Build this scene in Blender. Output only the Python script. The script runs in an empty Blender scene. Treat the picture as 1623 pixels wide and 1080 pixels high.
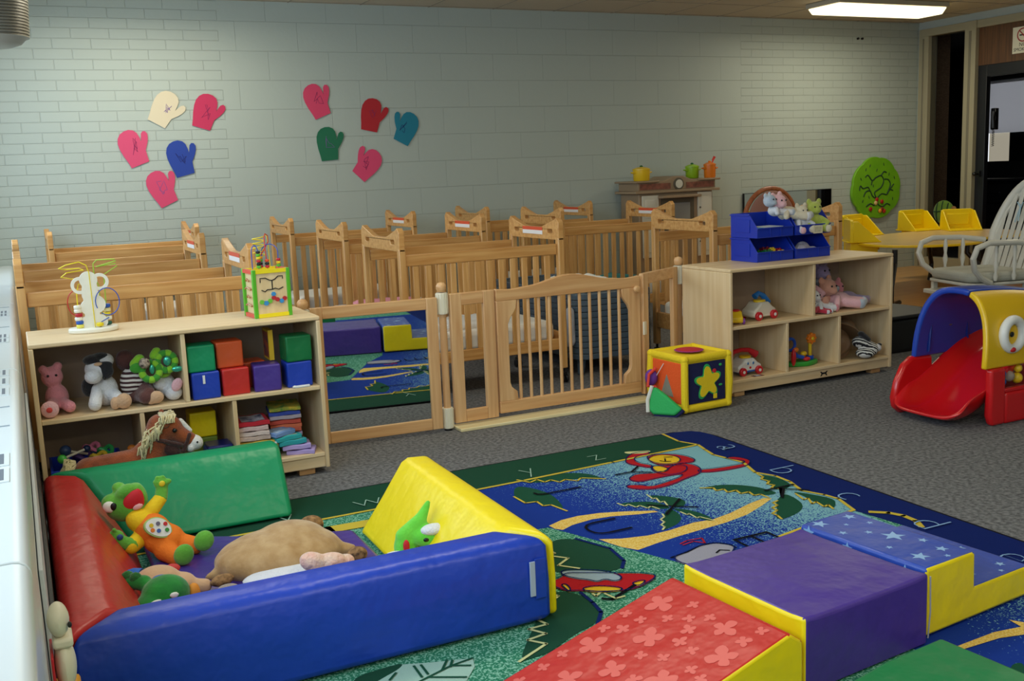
import bpy, bmesh, math, random
from mathutils import Vector, Matrix, Euler
random.seed(7)
PI = math.pi
SC = bpy.context.scene
COL = SC.collection
# ---------------------------------------------------------------- camera
FPX, CAM_H = 1621.0, 1.26
yaw, pitch, roll = (math.radians(a) for a in (25.6, 9.40, 2.40))
fw = Vector((math.sin(yaw)*math.cos(pitch), math.cos(yaw)*math.cos(pitch), -math.sin(pitch)))
rt = fw.cross(Vector((0, 0, 1))).normalized(); dn = fw.cross(rt)
r2 = rt*math.cos(roll) + dn*math.sin(roll); d2 = -rt*math.sin(roll) + dn*math.cos(roll)
cd = bpy.data.cameras.new('camera'); cam = bpy.data.objects.new('camera', cd); COL.objects.link(cam)
cam.matrix_world = Matrix(((r2.x, -d2.x, -fw.x, 0), (r2.y, -d2.y, -fw.y, 0), (r2.z, -d2.z, -fw.z, CAM_H), (0, 0, 0, 1)))
cd.sensor_width = 36.0; cd.lens = 36.0*FPX/1623.0; cd.clip_start = .05; cd.clip_end = 100
SC.camera = cam
# ---------------------------------------------------------------- view, world, daylight
SC.view_settings.view_transform = 'Standard'; SC.view_settings.look = 'None'
SC.view_settings.exposure = -0.12; SC.view_settings.gamma = 1.0; SC.view_settings.use_curve_mapping = False
w = bpy.data.worlds.new('world'); SC.world = w; w.use_nodes = True
w.node_tree.nodes['Background'].inputs[0].default_value = (.62, .78, 1, 1)
w.node_tree.nodes['Background'].inputs[1].default_value = 1.0
def area(name, loc, rot, sx, sy, power, col):
    l = bpy.data.lights.new(name, 'AREA'); l.shape = 'RECTANGLE'; l.size = sx; l.size_y = sy; l.energy = power; l.color = col
    o = bpy.data.objects.new(name, l); COL.objects.link(o); o.location = loc; o.rotation_euler = rot; return o
DAY = (.66, .84, 1.0); TUBE = (1.0, .93, .74)
# daylight through the windows of the left wall
for y0, pw in ((-1.2, 30), (1.2, 42), (3.6, 24), (6.0, 30)):
    area('window_daylight', (-.40, y0+.95, 1.62), (0, -PI/2, 0), 1.2, 1.8, pw, DAY)
# fluorescent ceiling fixtures, last pair unseen fill added behind the camera: (x, y, power)
FIX = ((1.0, 7.55, 20), (7.56, 7.48, 19), (4.4, 6.2, 6), (1.6, 3.6, 20), (5.4, 3.6, 7), (1.6, .4, 22), (5.2, .6, 5), (8.2, 4.8, 6), (3.4, -1.4, 13), (.9, -1.6, 20))
for x, y, pw in FIX:
    area('tube_light', (x, y, 2.545), (0, 0, 0), 1.25, .34, pw, TUBE)
# ---------------------------------------------------------------- helpers
def lin(h):
    if isinstance(h, (tuple, list)): return tuple(h)[:3]
    v = [int(h[i:i+2], 16)/255 for i in (0, 2, 4)]
    return tuple(c/12.92 if c <= .04045 else ((c+.055)/1.055)**2.4 for c in v)
MC = {}
def mat(name, color, rough=.5, bump=0, bscale=60, var=0, vscale=8, metal=0, coat=0, trans=0, alpha=1, emit=None, es=0, sheen=0, stretch=None, color2=None, spec=.5, bdist=.01):
    """one procedural material: base colour with optional second colour mixed by noise, optional noise bump"""
    if name in MC: return MC[name]
    m = bpy.data.materials.new(name); m.use_nodes = True; MC[name] = m
    nt = m.node_tree; b = nt.nodes['Principled BSDF']; c = lin(color)
    b.inputs['Base Color'].default_value = (*c, 1); b.inputs['Roughness'].default_value = rough; b.inputs['Metallic'].default_value = metal
    b.inputs['Specular IOR Level'].default_value = spec
    if coat: b.inputs['Coat Weight'].default_value = coat; b.inputs['Coat Roughness'].default_value = .25
    if trans: b.inputs['Transmission Weight'].default_value = trans; b.inputs['IOR'].default_value = 1.0 if trans == 1 else 1.2
    if alpha < 1: b.inputs['Alpha'].default_value = alpha
    if emit is not None: b.inputs['Emission Color'].default_value = (*lin(emit), 1); b.inputs['Emission Strength'].default_value = es
    if sheen: b.inputs['Sheen Weight'].default_value = sheen; b.inputs['Sheen Roughness'].default_value = .5
    tc = nt.nodes.new('ShaderNodeTexCoord'); co = tc.outputs['Object']
    if stretch:
        mp = nt.nodes.new('ShaderNodeMapping'); mp.inputs['Scale'].default_value = stretch; nt.links.new(co, mp.inputs[0]); co = mp.outputs[0]
    if var or color2:
        n = nt.nodes.new('ShaderNodeTexNoise'); n.inputs['Scale'].default_value = vscale; n.inputs['Detail'].default_value = 5; nt.links.new(co, n.inputs[0])
        rp = nt.nodes.new('ShaderNodeValToRGB'); nt.links.new(n.outputs[0], rp.inputs[0])
        rp.color_ramp.elements[0].position = .32; rp.color_ramp.elements[1].position = .68
        c2 = lin(color2) if color2 else tuple(x*(1-var) for x in c)
        rp.color_ramp.elements[0].color = (*c2, 1); rp.color_ramp.elements[1].color = (*c, 1)
        nt.links.new(rp.outputs[0], b.inputs['Base Color'])
    if bump:
        n = nt.nodes.new('ShaderNodeTexNoise'); n.inputs['Scale'].default_value = bscale; n.inputs['Detail'].default_value = 3; nt.links.new(co, n.inputs[0])
        bp = nt.nodes.new('ShaderNodeBump'); bp.inputs['Strength'].default_value = bump; bp.inputs['Distance'].default_value = bdist
        nt.links.new(n.outputs[0], bp.inputs['Height']); nt.links.new(bp.outputs[0], b.inputs['Normal'])
    return m
def wood(name, c1, c2, axis='x', rough=.4, coat=.15, sc=1.0):
    st = {'x': (1.2, 22, 22), 'y': (22, 1.2, 22), 'z': (22, 22, 1.2)}[axis]
    return mat(name, c1, rough, color2=c2, vscale=2.2*sc, stretch=st, coat=coat, bump=.03, bscale=3)
ORG = Vector((0, 0, 0))
class MB:
    def __init__(s): s.bm = bmesh.new()
    def _tag(s, faces, m):
        for f in faces: f.material_index = m
    def box(s, x0, x1, y0, y1, z0, z1, m=0, M=None):
        vs = [s.bm.verts.new(((x0, x1)[i], (y0, y1)[j], (z0, z1)[k])) for i in (0, 1) for j in (0, 1) for k in (0, 1)]
        if M: 
            for v in vs: v.co = M @ v.co
        for q in ((0, 1, 3, 2), (4, 6, 7, 5), (0, 4, 5, 1), (2, 3, 7, 6), (0, 2, 6, 4), (1, 5, 7, 3)):
            s.bm.faces.new([vs[i] for i in q]).material_index = m
        return s
    def cyl(s, p0, p1, r0, r1=None, n=16, m=0, cap=True):
        return s.tube([p0, p1], [r0, r0 if r1 is None else r1], n, m=m, cap=cap)
    def tube(s, pts, r, n=8, closed=False, m=0, cap=True):
        pts = [Vector(p) for p in pts]; N = len(pts); rr = r if isinstance(r, (list, tuple)) else [r]*N
        rings = []; up = None
        for i, p in enumerate(pts):
            if closed: t = (pts[(i+1) % N]-pts[i-1])
            else: t = pts[min(i+1, N-1)]-pts[max(i-1, 0)]
            if t.length < 1e-9: t = Vector((0, 0, 1))
            t.normalize()
            if up is None: up = Vector((0, 0, 1)) if abs(t.z) < .9 else Vector((1, 0, 0))
            a = t.cross(up)
            if a.length < 1e-6: a = t.orthogonal()
            a.normalize(); b = a.cross(t).normalized(); up = b
            rings.append([s.bm.verts.new(p+(a*math.cos(2*PI*k/n)+b*math.sin(2*PI*k/n))*rr[i]) for k in range(n)])
        L = N if closed else N-1
        for i in range(L):
            A, B = rings[i], rings[(i+1) % N]
            for k in range(n):
                s.bm.faces.new((A[k], A[(k+1) % n], B[(k+1) % n], B[k])).material_index = m
        if cap and not closed:
            s.bm.faces.new(rings[0][::-1]).material_index = m; s.bm.faces.new(rings[-1]).material_index = m
        return s
    def ell(s, c, r, rot=(0, 0, 0), m=0, u=16, v=10):
        if not isinstance(r, (tuple, list)): r = (r, r, r)
        M = Matrix.Translation(c) @ Euler(rot).to_matrix().to_4x4() @ Matrix.Diagonal((*r, 1))
        ret = bmesh.ops.create_uvsphere(s.bm, u_segments=u, v_segments=v, radius=1, matrix=M)
        for vv in ret['verts']:
            for f in vv.link_faces: f.material_index = m
        return s
    def prism(s, poly, h0, h1, axis='z', m=0, M=None):
        def P(a, b, h): return {'z': (a, b, h), 'y': (a, h, b), 'x': (h, a, b)}[axis]
        A = [s.bm.verts.new(P(a, b, h0)) for a, b in poly]; B = [s.bm.verts.new(P(a, b, h1)) for a, b in poly]
        if M:
            for v in A+B: v.co = M @ v.co
        n = len(poly); fs = [s.bm.faces.new(A[::-1]), s.bm.faces.new(B)]
        for i in range(n): fs.append(s.bm.faces.new((A[i], A[(i+1) % n], B[(i+1) % n], B[i])))
        s._tag(fs, m); return s
    def lathe(s, prof, c=(0, 0, 0), n=24, m=0, M=None):
        M = M or Matrix.Translation(c); rings = []
        for r, z in prof:
            rings.append([s.bm.verts.new(M @ Vector((r*math.cos(2*PI*k/n), r*math.sin(2*PI*k/n), z))) for k in range(n)])
        for A, B in zip(rings, rings[1:]):
            for k in range(n): s.bm.faces.new((A[k], A[(k+1) % n], B[(k+1) % n], B[k])).material_index = m
        if prof[0][0] > 1e-4: s.bm.faces.new(rings[0][::-1]).material_index = m
        if prof[-1][0] > 1e-4: s.bm.faces.new(rings[-1]).material_index = m
        return s
    def flat(s, pts, z=None, m=0, M=None):
        """filled polygon: pts 2-D at height z"""
        vs = [s.bm.verts.new((p[0], p[1], z if z is not None else p[2])) for p in pts]
        if M:
            for v in vs: v.co = M @ v.co
        es = [s.bm.edges.new((vs[i], vs[(i+1) % len(vs)])) for i in range(len(vs))]
        ret = bmesh.ops.triangle_fill(s.bm, edges=es, use_beauty=True, normal=(0, 0, 1))
        fs = [g for g in ret['geom'] if isinstance(g, bmesh.types.BMFace)]
        s._tag(fs, m); return s
    def strip(s, pts, w_, z, m=0):
        for a, b in zip(pts, pts[1:]):
            a, b = Vector(a), Vector(b); d = (b-a)
            if d.length < 1e-6: continue
            d.normalize(); n = Vector((-d.y, d.x))*w_/2; a = a-d*w_*.3; b = b+d*w_*.3
            vs = [s.bm.verts.new((q.x, q.y, z)) for q in (a-n, b-n, b+n, a+n)]
            s.bm.faces.new(vs).material_index = m
        return s
    def mesh(s, verts, faces, M=None, m=0):
        vs = [s.bm.verts.new(M @ Vector(v) if M else v) for v in verts]
        for f in faces:
            try: s.bm.faces.new([vs[i] for i in f]).material_index = m
            except ValueError: pass
        return s
    def text(s, txt, size, M, m=0, depth=0.0006, off=0):
        v, f = text_geo(txt, size, depth, off); return s.mesh(v, f, M, m)
    def shape(s, outer, holes, depth, M, m=0):
        v, f = curve_geo([outer]+holes, depth); n0 = len(s.bm.verts); s.mesh(v, f, M, m); s.bm.verts.ensure_lookup_table()
        bmesh.ops.remove_doubles(s.bm, verts=s.bm.verts[n0:], dist=1e-5); return s
    def done(s, name, mats, parent=None, bevel=0, seg=2, smooth=35, subd=0, recalc=True, weld=False):
        if weld: bmesh.ops.remove_doubles(s.bm, verts=s.bm.verts, dist=1e-5)
        if recalc: bmesh.ops.recalc_face_normals(s.bm, faces=s.bm.faces)
        if ORG.length > 0: bmesh.ops.translate(s.bm, verts=s.bm.verts, vec=-ORG)
        me = bpy.data.meshes.new(name); s.bm.to_mesh(me); s.bm.free()
        for q in (mats if isinstance(mats, (list, tuple)) else [mats]): me.materials.append(q)
        o = bpy.data.objects.new(name, me); COL.objects.link(o)
        if parent is not None: o.parent = parent
        elif ORG.length > 0: o.location = ORG
        if smooth is not None:
            me.polygons.foreach_set('use_smooth', [True]*len(me.polygons))
            me.set_sharp_from_angle(angle=math.radians(smooth))
        if bevel:
            b = o.modifiers.new('bevel', 'BEVEL'); b.width = bevel; b.segments = seg; b.limit_method = 'ANGLE'; b.angle_limit = math.radians(40)
            b.harden_normals = False
        if subd:
            b = o.modifiers.new('sub', 'SUBSURF'); b.levels = subd; b.render_levels = subd
        return o
def curve_geo(polys, depth):
    cu = bpy.data.curves.new('t', 'CURVE'); cu.dimensions = '2D'; cu.fill_mode = 'BOTH'; cu.extrude = depth/2
    for p in polys:
        sp = cu.splines.new('POLY'); sp.points.add(len(p)-1); sp.use_cyclic_u = True
        for i, q in enumerate(p): sp.points[i].co = (q[0], q[1], 0, 1)
    return _geo(cu)
TG = {}
def text_geo(txt, size, depth, off=0):
    k = (txt, size, depth)
    if k not in TG:
        cu = bpy.data.curves.new('t', 'FONT'); cu.body = txt; cu.size = size; cu.extrude = depth/2; cu.align_x = 'CENTER'; cu.align_y = 'CENTER'; cu.resolution_u = 3; cu.offset = off
        TG[k] = _geo(cu)
    return TG[k]
def _geo(cu):
    o = bpy.data.objects.new('t', cu); me = o.to_mesh()
    v = [tuple(x.co) for x in me.vertices]; f = [tuple(p.vertices) for p in me.polygons]
    o.to_mesh_clear(); bpy.data.objects.remove(o); bpy.data.curves.remove(cu); return v, f
def setp(o, label=None, cat=None, group=None, kind=None):
    if label: o['label'] = label
    if cat: o['category'] = cat
    if group: o['group'] = group
    if kind: o['kind'] = kind
    return o
def thing(name, label, cat, loc, group=None, rz=0, local=False):
    """an Empty at the base; with local=False its parts are written in room coordinates"""
    global ORG
    o = bpy.data.objects.new(name, None); COL.objects.link(o); o.location = loc; o.rotation_euler = (0, 0, rz); o.empty_display_size = .05
    ORG = Vector((0, 0, 0)) if local else Vector(loc)
    return setp(o, label, cat, group)
def base(loc=(0, 0, 0)):
    global ORG; ORG = Vector(loc)
def struct(o): return setp(o, kind='structure')
def copy_tree(o, parent=None):
    c = o.copy(); COL.objects.link(c); c.parent = parent
    for ch in list(o.children): copy_tree(ch, c)
    return c
def plush(name, m, blobs, parent=None, vox=.006, sm=4, extra=None):
    """one continuous soft surface grown from ellipsoids (c, r, rot) and tapered limbs ('l', p0, p1, r0, r1)"""
    b = MB()
    for q in blobs:
        if q[0] == 'l':
            _, p0, p1, ra, rb = q; p0 = Vector(p0); p1 = Vector(p1); n = 5
            pts = [p0.lerp(p1, i/n) for i in range(n+1)]
            b.tube(pts, [ra+(rb-ra)*i/n for i in range(n+1)], 12); b.ell(p0, ra, u=12, v=8); b.ell(p1, rb, u=12, v=8)
        else: b.ell(*q[:3], u=18, v=12) if len(q) > 2 else b.ell(q[0], q[1], u=18, v=12)
    o = b.done(name, m, parent, smooth=180)
    r = o.modifiers.new('remesh', 'REMESH'); r.mode = 'VOXEL'; r.voxel_size = vox; r.use_smooth_shade = True
    if sm: s_ = o.modifiers.new('smooth', 'SMOOTH'); s_.iterations = sm; s_.factor = .6
    return o
def arc(c, r, a0, a1, n, plane='xz', r2=None):
    out = []
    for i in range(n+1):
        a = a0+(a1-a0)*i/n; u = math.cos(a)*r; v = math.sin(a)*(r2 or r)
        out.append({'xz': (c[0]+u, c[1], c[2]+v), 'xy': (c[0]+u, c[1]+v, c[2]), 'yz': (c[0], c[1]+u, c[2]+v)}[plane])
    return out
# ---------------------------------------------------------------- shared materials
M_CRIB = wood('crib_wood', 'd9a766', 'bf8544', 'x'); M_CRIBZ = wood('crib_wood_upright', 'dbab6b', 'c18a4a', 'z')
M_CRIBR = wood('crib_wood_reddish', 'c98d52', 'a8663a', 'x')
M_GATE = wood('gate_wood', 'dfb27c', 'cb9660', 'x'); M_GATEZ = wood('gate_wood_upright', 'e2b884', 'cd9a66', 'z')
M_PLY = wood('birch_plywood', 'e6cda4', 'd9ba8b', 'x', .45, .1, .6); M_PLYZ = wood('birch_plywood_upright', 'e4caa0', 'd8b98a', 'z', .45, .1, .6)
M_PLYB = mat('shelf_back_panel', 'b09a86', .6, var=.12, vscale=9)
M_WHITE = mat('white_plastic', 'e8e8e4', .35); M_CREAM = mat('cream_plastic', 'e6dfc8', .4)
M_BLACK = mat('black_plastic', '121214', .35); M_INK = mat('ink', '0c0c10', .9)
M_GLASS = mat('clear_acrylic', 'f2f4f4', .05, trans=1, alpha=.25)
M_MIRROR = mat('mirror', 'd6dad8', .015, metal=1)
M_STEEL = mat('steel', '9a9c9e', .3, metal=1)
def vinyl(name, c, **k): return mat(name, c, .36, bump=.35, bscale=9, bdist=.03, coat=.06, spec=.4, **k)
V_BLUE = vinyl('blue_vinyl', '1b3fb0'); V_RED = vinyl('red_vinyl', 'c22a28'); V_GREEN = vinyl('green_vinyl', '0f8f5c')
V_YEL = vinyl('yellow_vinyl', 'f2d812'); V_PUR = vinyl('purple_vinyl', '49348c'); V_ORG = vinyl('orange_vinyl', 'd8582a'); V_DGR = vinyl('dark_green_vinyl', '10703e')
def fur(name, c, c2=None, b=.5, sc=160): return mat(name, c, .9, bump=b, bscale=sc, color2=c2, vscale=20, sheen=.3)
# ---------------------------------------------------------------- the room
X0, X1, Y0, Y1, CEIL = -.45, 9.2, -2.6, 8.5, 2.68
def brick_mat():
    m = bpy.data.materials.new('painted_brick'); m.use_nodes = True; nt = m.node_tree; b = nt.nodes['Principled BSDF']
    b.inputs['Roughness'].default_value = .55
    tc = nt.nodes.new('ShaderNodeTexCoord'); mp = nt.nodes.new('ShaderNodeMapping'); mp.inputs['Rotation'].default_value = (PI/2, 0, 0)
    sx = nt.nodes.new('ShaderNodeSeparateXYZ'); cb = nt.nodes.new('ShaderNodeCombineXYZ')
    nt.links.new(tc.outputs['Object'], sx.inputs[0]); nt.links.new(sx.outputs[0], cb.inputs[0]); nt.links.new(sx.outputs[2], cb.inputs[1])
    def bt(bw, rh, ms):
        t = nt.nodes.new('ShaderNodeTexBrick'); t.inputs['Scale'].default_value = 1; t.inputs['Brick Width'].default_value = bw; t.inputs['Row Height'].default_value = rh
        t.inputs['Mortar Size'].default_value = ms; t.inputs['Mortar Smooth'].default_value = .6; t.inputs['Bias'].default_value = 0
        t.inputs['Color1'].default_value = (1, 1, 1, 1); t.inputs['Color2'].default_value = (.93, .93, .93, 1); t.inputs['Mortar'].default_value = (0, 0, 0, 1)
        nt.links.new(cb.outputs[0], t.inputs[0]); return t
    t1 = bt(.27, .0765, .0045); t2 = bt(.5, .2295, .003)
    # the middle of the wall is smoother block work between two stretches of brick
    cmp = nt.nodes.new('ShaderNodeMath'); cmp.operation = 'GREATER_THAN'; cmp.inputs[1].default_value = 1.62; nt.links.new(sx.outputs[0], cmp.inputs[0])
    cm2 = nt.nodes.new('ShaderNodeMath'); cm2.operation = 'LESS_THAN'; cm2.inputs[1].default_value = 6.75; nt.links.new(sx.outputs[0], cm2.inputs[0])
    ml = nt.nodes.new('ShaderNodeMath'); ml.operation = 'MULTIPLY'; nt.links.new(cmp.outputs[0], ml.inputs[0]); nt.links.new(cm2.outputs[0], ml.inputs[1])
    mx = nt.nodes.new('ShaderNodeMix'); mx.data_type = 'RGBA'; nt.links.new(ml.outputs[0], mx.inputs[0]); nt.links.new(t1.outputs[0], mx.inputs[6]); nt.links.new(t2.outputs[0], mx.inputs[7])
    n = nt.nodes.new('ShaderNodeTexNoise'); n.inputs['Scale'].default_value = 26; n.inputs['Detail'].default_value = 4; nt.links.new(tc.outputs['Object'], n.inputs[0])
    ad = nt.nodes.new('ShaderNodeMath'); ad.operation = 'MULTIPLY_ADD'; ad.inputs[1].default_value = .35; nt.links.new(n.outputs[0], ad.inputs[0]); nt.links.new(mx.outputs[2], ad.inputs[2])
    bp = nt.nodes.new('ShaderNodeBump'); bp.inputs['Strength'].default_value = .6; bp.inputs['Distance'].default_value = .006
    nt.links.new(ad.outputs[0], bp.inputs['Height']); nt.links.new(bp.outputs[0], b.inputs['Normal'])
    cr = nt.nodes.new('ShaderNodeMix'); cr.data_type = 'RGBA'; cr.inputs[6].default_value = (*lin('a8b1aa'), 1); cr.inputs[7].default_value = (*lin('b2bcb4'), 1)
    nt.links.new(mx.outputs[2], cr.inputs[0]); nt.links.new(cr.outputs[2], b.inputs['Base Color'])
    return m
M_BRICK = brick_mat(); M_PAINT = mat('painted_wall', 'b2bbb5', .6, bump=.1, bscale=30)
def carpet(name, c1, c2, sc=420):
    m = bpy.data.materials.new(name); m.use_nodes = True; nt = m.node_tree; b = nt.nodes['Principled BSDF']; b.inputs['Roughness'].default_value = .95; b.inputs['Specular IOR Level'].default_value = .1
    tc = nt.nodes.new('ShaderNodeTexCoord'); n = nt.nodes.new('ShaderNodeTexNoise'); n.inputs['Scale'].default_value = sc; n.inputs['Detail'].default_value = 2
    n2 = nt.nodes.new('ShaderNodeTexNoise'); n2.inputs['Scale'].default_value = 60; n2.inputs['Detail'].default_value = 6
    nt.links.new(tc.outputs['Object'], n.inputs[0]); nt.links.new(tc.outputs['Object'], n2.inputs[0])
    ad = nt.nodes.new('ShaderNodeMath'); ad.operation = 'MULTIPLY_ADD'; ad.inputs[1].default_value = .5; nt.links.new(n2.outputs[0], ad.inputs[0])
    ml = nt.nodes.new('ShaderNodeMath'); ml.operation = 'MULTIPLY'; ml.inputs[1].default_value = .5; nt.links.new(n.outputs[0], ml.inputs[0]); nt.links.new(ml.outputs[0], ad.inputs[2])
    rp = nt.nodes.new('ShaderNodeValToRGB'); nt.links.new(ad.outputs[0], rp.inputs[0])
    rp.color_ramp.elements[0].position = .40; rp.color_ramp.elements[1].position = .60; rp.color_ramp.elements[0].color = (*lin(c1), 1); rp.color_ramp.elements[1].color = (*lin(c2), 1)
    nt.links.new(rp.outputs[0], b.inputs['Base Color'])
    bp = nt.nodes.new('ShaderNodeBump'); bp.inputs['Strength'].default_value = .2; bp.inputs['Distance'].default_value = .003; nt.links.new(n.outputs[0], bp.inputs['Height']); nt.links.new(bp.outputs[0], b.inputs['Normal'])
    MC[name] = m; return m
M_CARPET = carpet('grey_carpet', '4a4a4c', '868687', 520)
M_OAK = wood('oak_floor', 'd8a562', 'c48c4a', 'x', .3, .3, .5)
M_TRIM = mat('tan_trim_paint', 'a49c80', .45); M_CEIL = mat('ceiling_tile', 'c2b6a0', .8, bump=.3, bscale=50)
base()
b = MB(); b.box(X0, X1+3.1, Y0, 10.85, -.1, 0); struct(b.done('floor', M_CARPET, smooth=None))
b = MB(); b.box(5.25, X1+3, 5.25, Y1, .0, .004); o = struct(b.done('floor', M_OAK, smooth=None)); o['label'] = 'oak wood floor around the activity table'
b = MB(); b.box(X0-.2, X1+.2, Y0-.1, Y1+.2, CEIL, CEIL+.1)
for i in range(17):   # tile grid
    x = X0+.2+i*.61; b.box(x-.006, x+.006, Y0, Y1, CEIL-.003, CEIL, 1)
for i in range(19):
    y = Y1-.05-i*.61; b.box(X0, X1, y-.006, y+.006, CEIL-.003, CEIL, 1)
struct(b.done('ceiling', [M_CEIL, mat('ceiling_grid', '9c917e', .6)], smooth=None))
b = MB(); b.box(X0-.2, X1+.1, Y1, Y1+.15, 0, CEIL); struct(b.done('wall_back', M_BRICK, smooth=None))
b = MB(); b.box(X0-.2, X1+.2, Y0-.15, Y0, 0, CEIL); struct(b.done('wall_front', M_PAINT, smooth=None))
# left wall with four window openings
WY = [(-1.2, .7), (1.2, 3.1), (3.6, 5.5), (6.0, 7.9)]
b = MB(); b.box(X0-.15, X0, Y0, Y1, 0, .95); b.box(X0-.15, X0, Y0, Y1, 2.3, CEIL)
ys = [Y0]+[v for p in WY for v in p]+[Y1]
for i in range(0, len(ys), 2): b.box(X0-.15, X0, ys[i], ys[i+1], .95, 2.3)
struct(b.done('wall_left', M_PAINT, smooth=None))
for k, (a, c) in enumerate(WY):
    b = MB(); b.box(X0-.12, X0-.08, a, c, .95, 1.0); b.box(X0-.12, X0-.08, a, c, 2.25, 2.3)
    for y in (a, (a+c)/2-.025, c-.05): b.box(X0-.12, X0-.08, y, y+.05, 1.0, 2.25)
    wdw = struct(b.done('window_%d' % (k+1), M_TRIM))
    b = MB(); b.box(X0-.105, X0-.1, a+.05, c-.05, 1.0, 2.25); b.done('pane', M_GLASS, wdw, smooth=None)
# right wall: trim column, tall glazed panel, mullion, wooden panel and the doorway
b = MB(); b.box(X1, X1+.15, 8.38, Y1, 0, CEIL); b.box(X1, X1+.15, Y0, 8.38, 2.60, CEIL); b.box(X1, X1+.15, Y0, 6.70, 0, 2.60)
struct(b.done('wall_right', M_PAINT, smooth=None))
def trim(n, x0, x1, y0, y1, z0, z1, m=M_TRIM):
    b = MB(); b.box(x0, x1, y0, y1, z0, z1); return struct(b.done('trim_%d' % n, m, bevel=.004))
trim(1, X1-.03, X1+.10, 8.34, 8.47, 0, 2.60); trim(2, X1-.05, X1+.10, 7.71, 7.85, 0, 2.60); trim(3, X1-.035, X1+.10, 6.70, 8.46, 2.52, 2.60)
trim(4, X1-.03, X1+.10, 7.85, 8.34, 0, .12); trim(5, X1-.03, X1+.10, 6.70, 6.86, 0, 2.52)
trim(6, X1-.055, X1-.045, 7.765, 7.795, .02, 2.5, mat('trim_dark_paint', '7c7662', .5)); trim(7, X1-.038, X1-.03, 8.40, 8.415, .02, 2.5, MC['trim_dark_paint'])  # darker tan strips down the mullion and the column
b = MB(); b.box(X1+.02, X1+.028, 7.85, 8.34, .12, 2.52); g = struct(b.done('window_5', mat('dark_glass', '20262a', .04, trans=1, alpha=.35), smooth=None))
b = MB(); b.box(X1, X1+.06, 6.86, 7.71, 2.14, 2.52); struct(b.done('trim_8', wood('door_header_panel', '6a4626', '4e321c', 'z', .5, .1)))
# the doorway leads to a dark room with a window at its far side
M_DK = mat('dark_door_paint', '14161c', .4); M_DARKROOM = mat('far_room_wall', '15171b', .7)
dr = struct(MB().box(X1+.0, X1+.06, 7.60, 7.71, 0, 2.14).box(X1, X1+.06, 6.86, 6.93, 0, 2.14).box(X1, X1+.06, 6.93, 7.60, 2.02, 2.14).done('door_1', M_DK, bevel=.004))
b = MB(); b.box(X1-.03, X1, 7.63, 7.67, 1.0, 1.06); b.cyl((X1-.03, 7.65, 1.03), (X1-.07, 7.65, 1.03), .012); b.ell((X1-.08, 7.65, 1.03), .022); b.done('door_handle', M_BLACK, dr)
XF = X1+3.0
MTB = mat('tan_brick', '8c7460', .8, color2='6c5848', vscale=9, stretch=(4, 4, 14))
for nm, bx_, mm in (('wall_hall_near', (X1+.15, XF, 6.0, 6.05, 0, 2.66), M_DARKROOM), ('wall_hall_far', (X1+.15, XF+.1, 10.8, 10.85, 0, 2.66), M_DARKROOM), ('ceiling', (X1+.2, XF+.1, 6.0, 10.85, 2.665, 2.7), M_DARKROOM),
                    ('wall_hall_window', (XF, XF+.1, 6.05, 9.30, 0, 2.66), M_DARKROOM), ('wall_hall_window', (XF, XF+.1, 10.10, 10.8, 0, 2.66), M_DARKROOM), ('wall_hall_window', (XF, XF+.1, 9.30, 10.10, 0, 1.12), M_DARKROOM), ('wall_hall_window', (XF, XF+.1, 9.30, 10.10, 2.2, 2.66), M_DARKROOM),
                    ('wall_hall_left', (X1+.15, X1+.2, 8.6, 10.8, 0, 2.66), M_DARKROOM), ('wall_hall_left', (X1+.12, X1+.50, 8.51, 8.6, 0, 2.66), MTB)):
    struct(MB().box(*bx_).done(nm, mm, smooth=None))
area('hall_fill', (X1+1.2, 7.6, 2.6), (0, 0, 0), .6, .3, 3.5, TUBE)  # fill light added to lift the dark room behind the glass
b = MB(); b.box(XF+.02, XF+.03, 9.30, 10.10, 1.5, 2.2); b.box(XF+.02, XF+.03, 10.02, 10.10, 1.1, 1.5); b.box(XF+.02, XF+.03, 9.70, 10.02, 1.1, 1.5, 1); b.box(XF+.02, XF+.03, 9.30, 9.70, 1.1, 1.5, 2); struct(b.done('window_6', [mat('bright_sky_pane', 'ffffff', .5, emit='e4e8ee', es=1.5), mat('sunlit_block_view', '888880', .5, emit='c4bca8', es=.6), mat('dark_view', '0c1018', .3)], smooth=None))  # the block pane glows to stand for sunlight on masonry outside
base((XF-.03, 9.7, 1.5)); b = MB(); b.box(XF-.012, XF-.008, 9.33, 10.04, 1.5, 2.2); b.cyl((XF-.02, 9.33, 2.18), (XF-.02, 10.04, 2.18), .02)
setp(b.done('roller_blind', mat('grey_blind', 'c6c6c8', 1, trans=.5)), 'pale grey roller blind half drawn over the far bright window', 'blind')
base((XF+.005, 9.85, 1.12)); pass
base((XF-.5, 9.6, 0)); b = MB(); b.box(XF-.6, XF-.01, 8.65, 10.7, 0, .86); b.box(XF-.63, XF-.01, 8.65, 10.7, .87, .90, 1)
for k in range(4):
    for j in range(3): b.box(XF-.615, XF-.6, 8.65+k*.5, 9.1+k*.5, .08+j*.26, .31+j*.26, 1); b.box(XF-.635, XF-.615, 8.82+k*.5, 8.94+k*.5, .2+j*.26, .212+j*.26, 2)
setp(b.done('counter', [mat('dark_cabinet', '0b0c10', .4), mat('dark_counter', '1c1e24', .3), M_STEEL]), 'dark drawer counter under the window of the far room', 'counter'); base()
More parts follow.
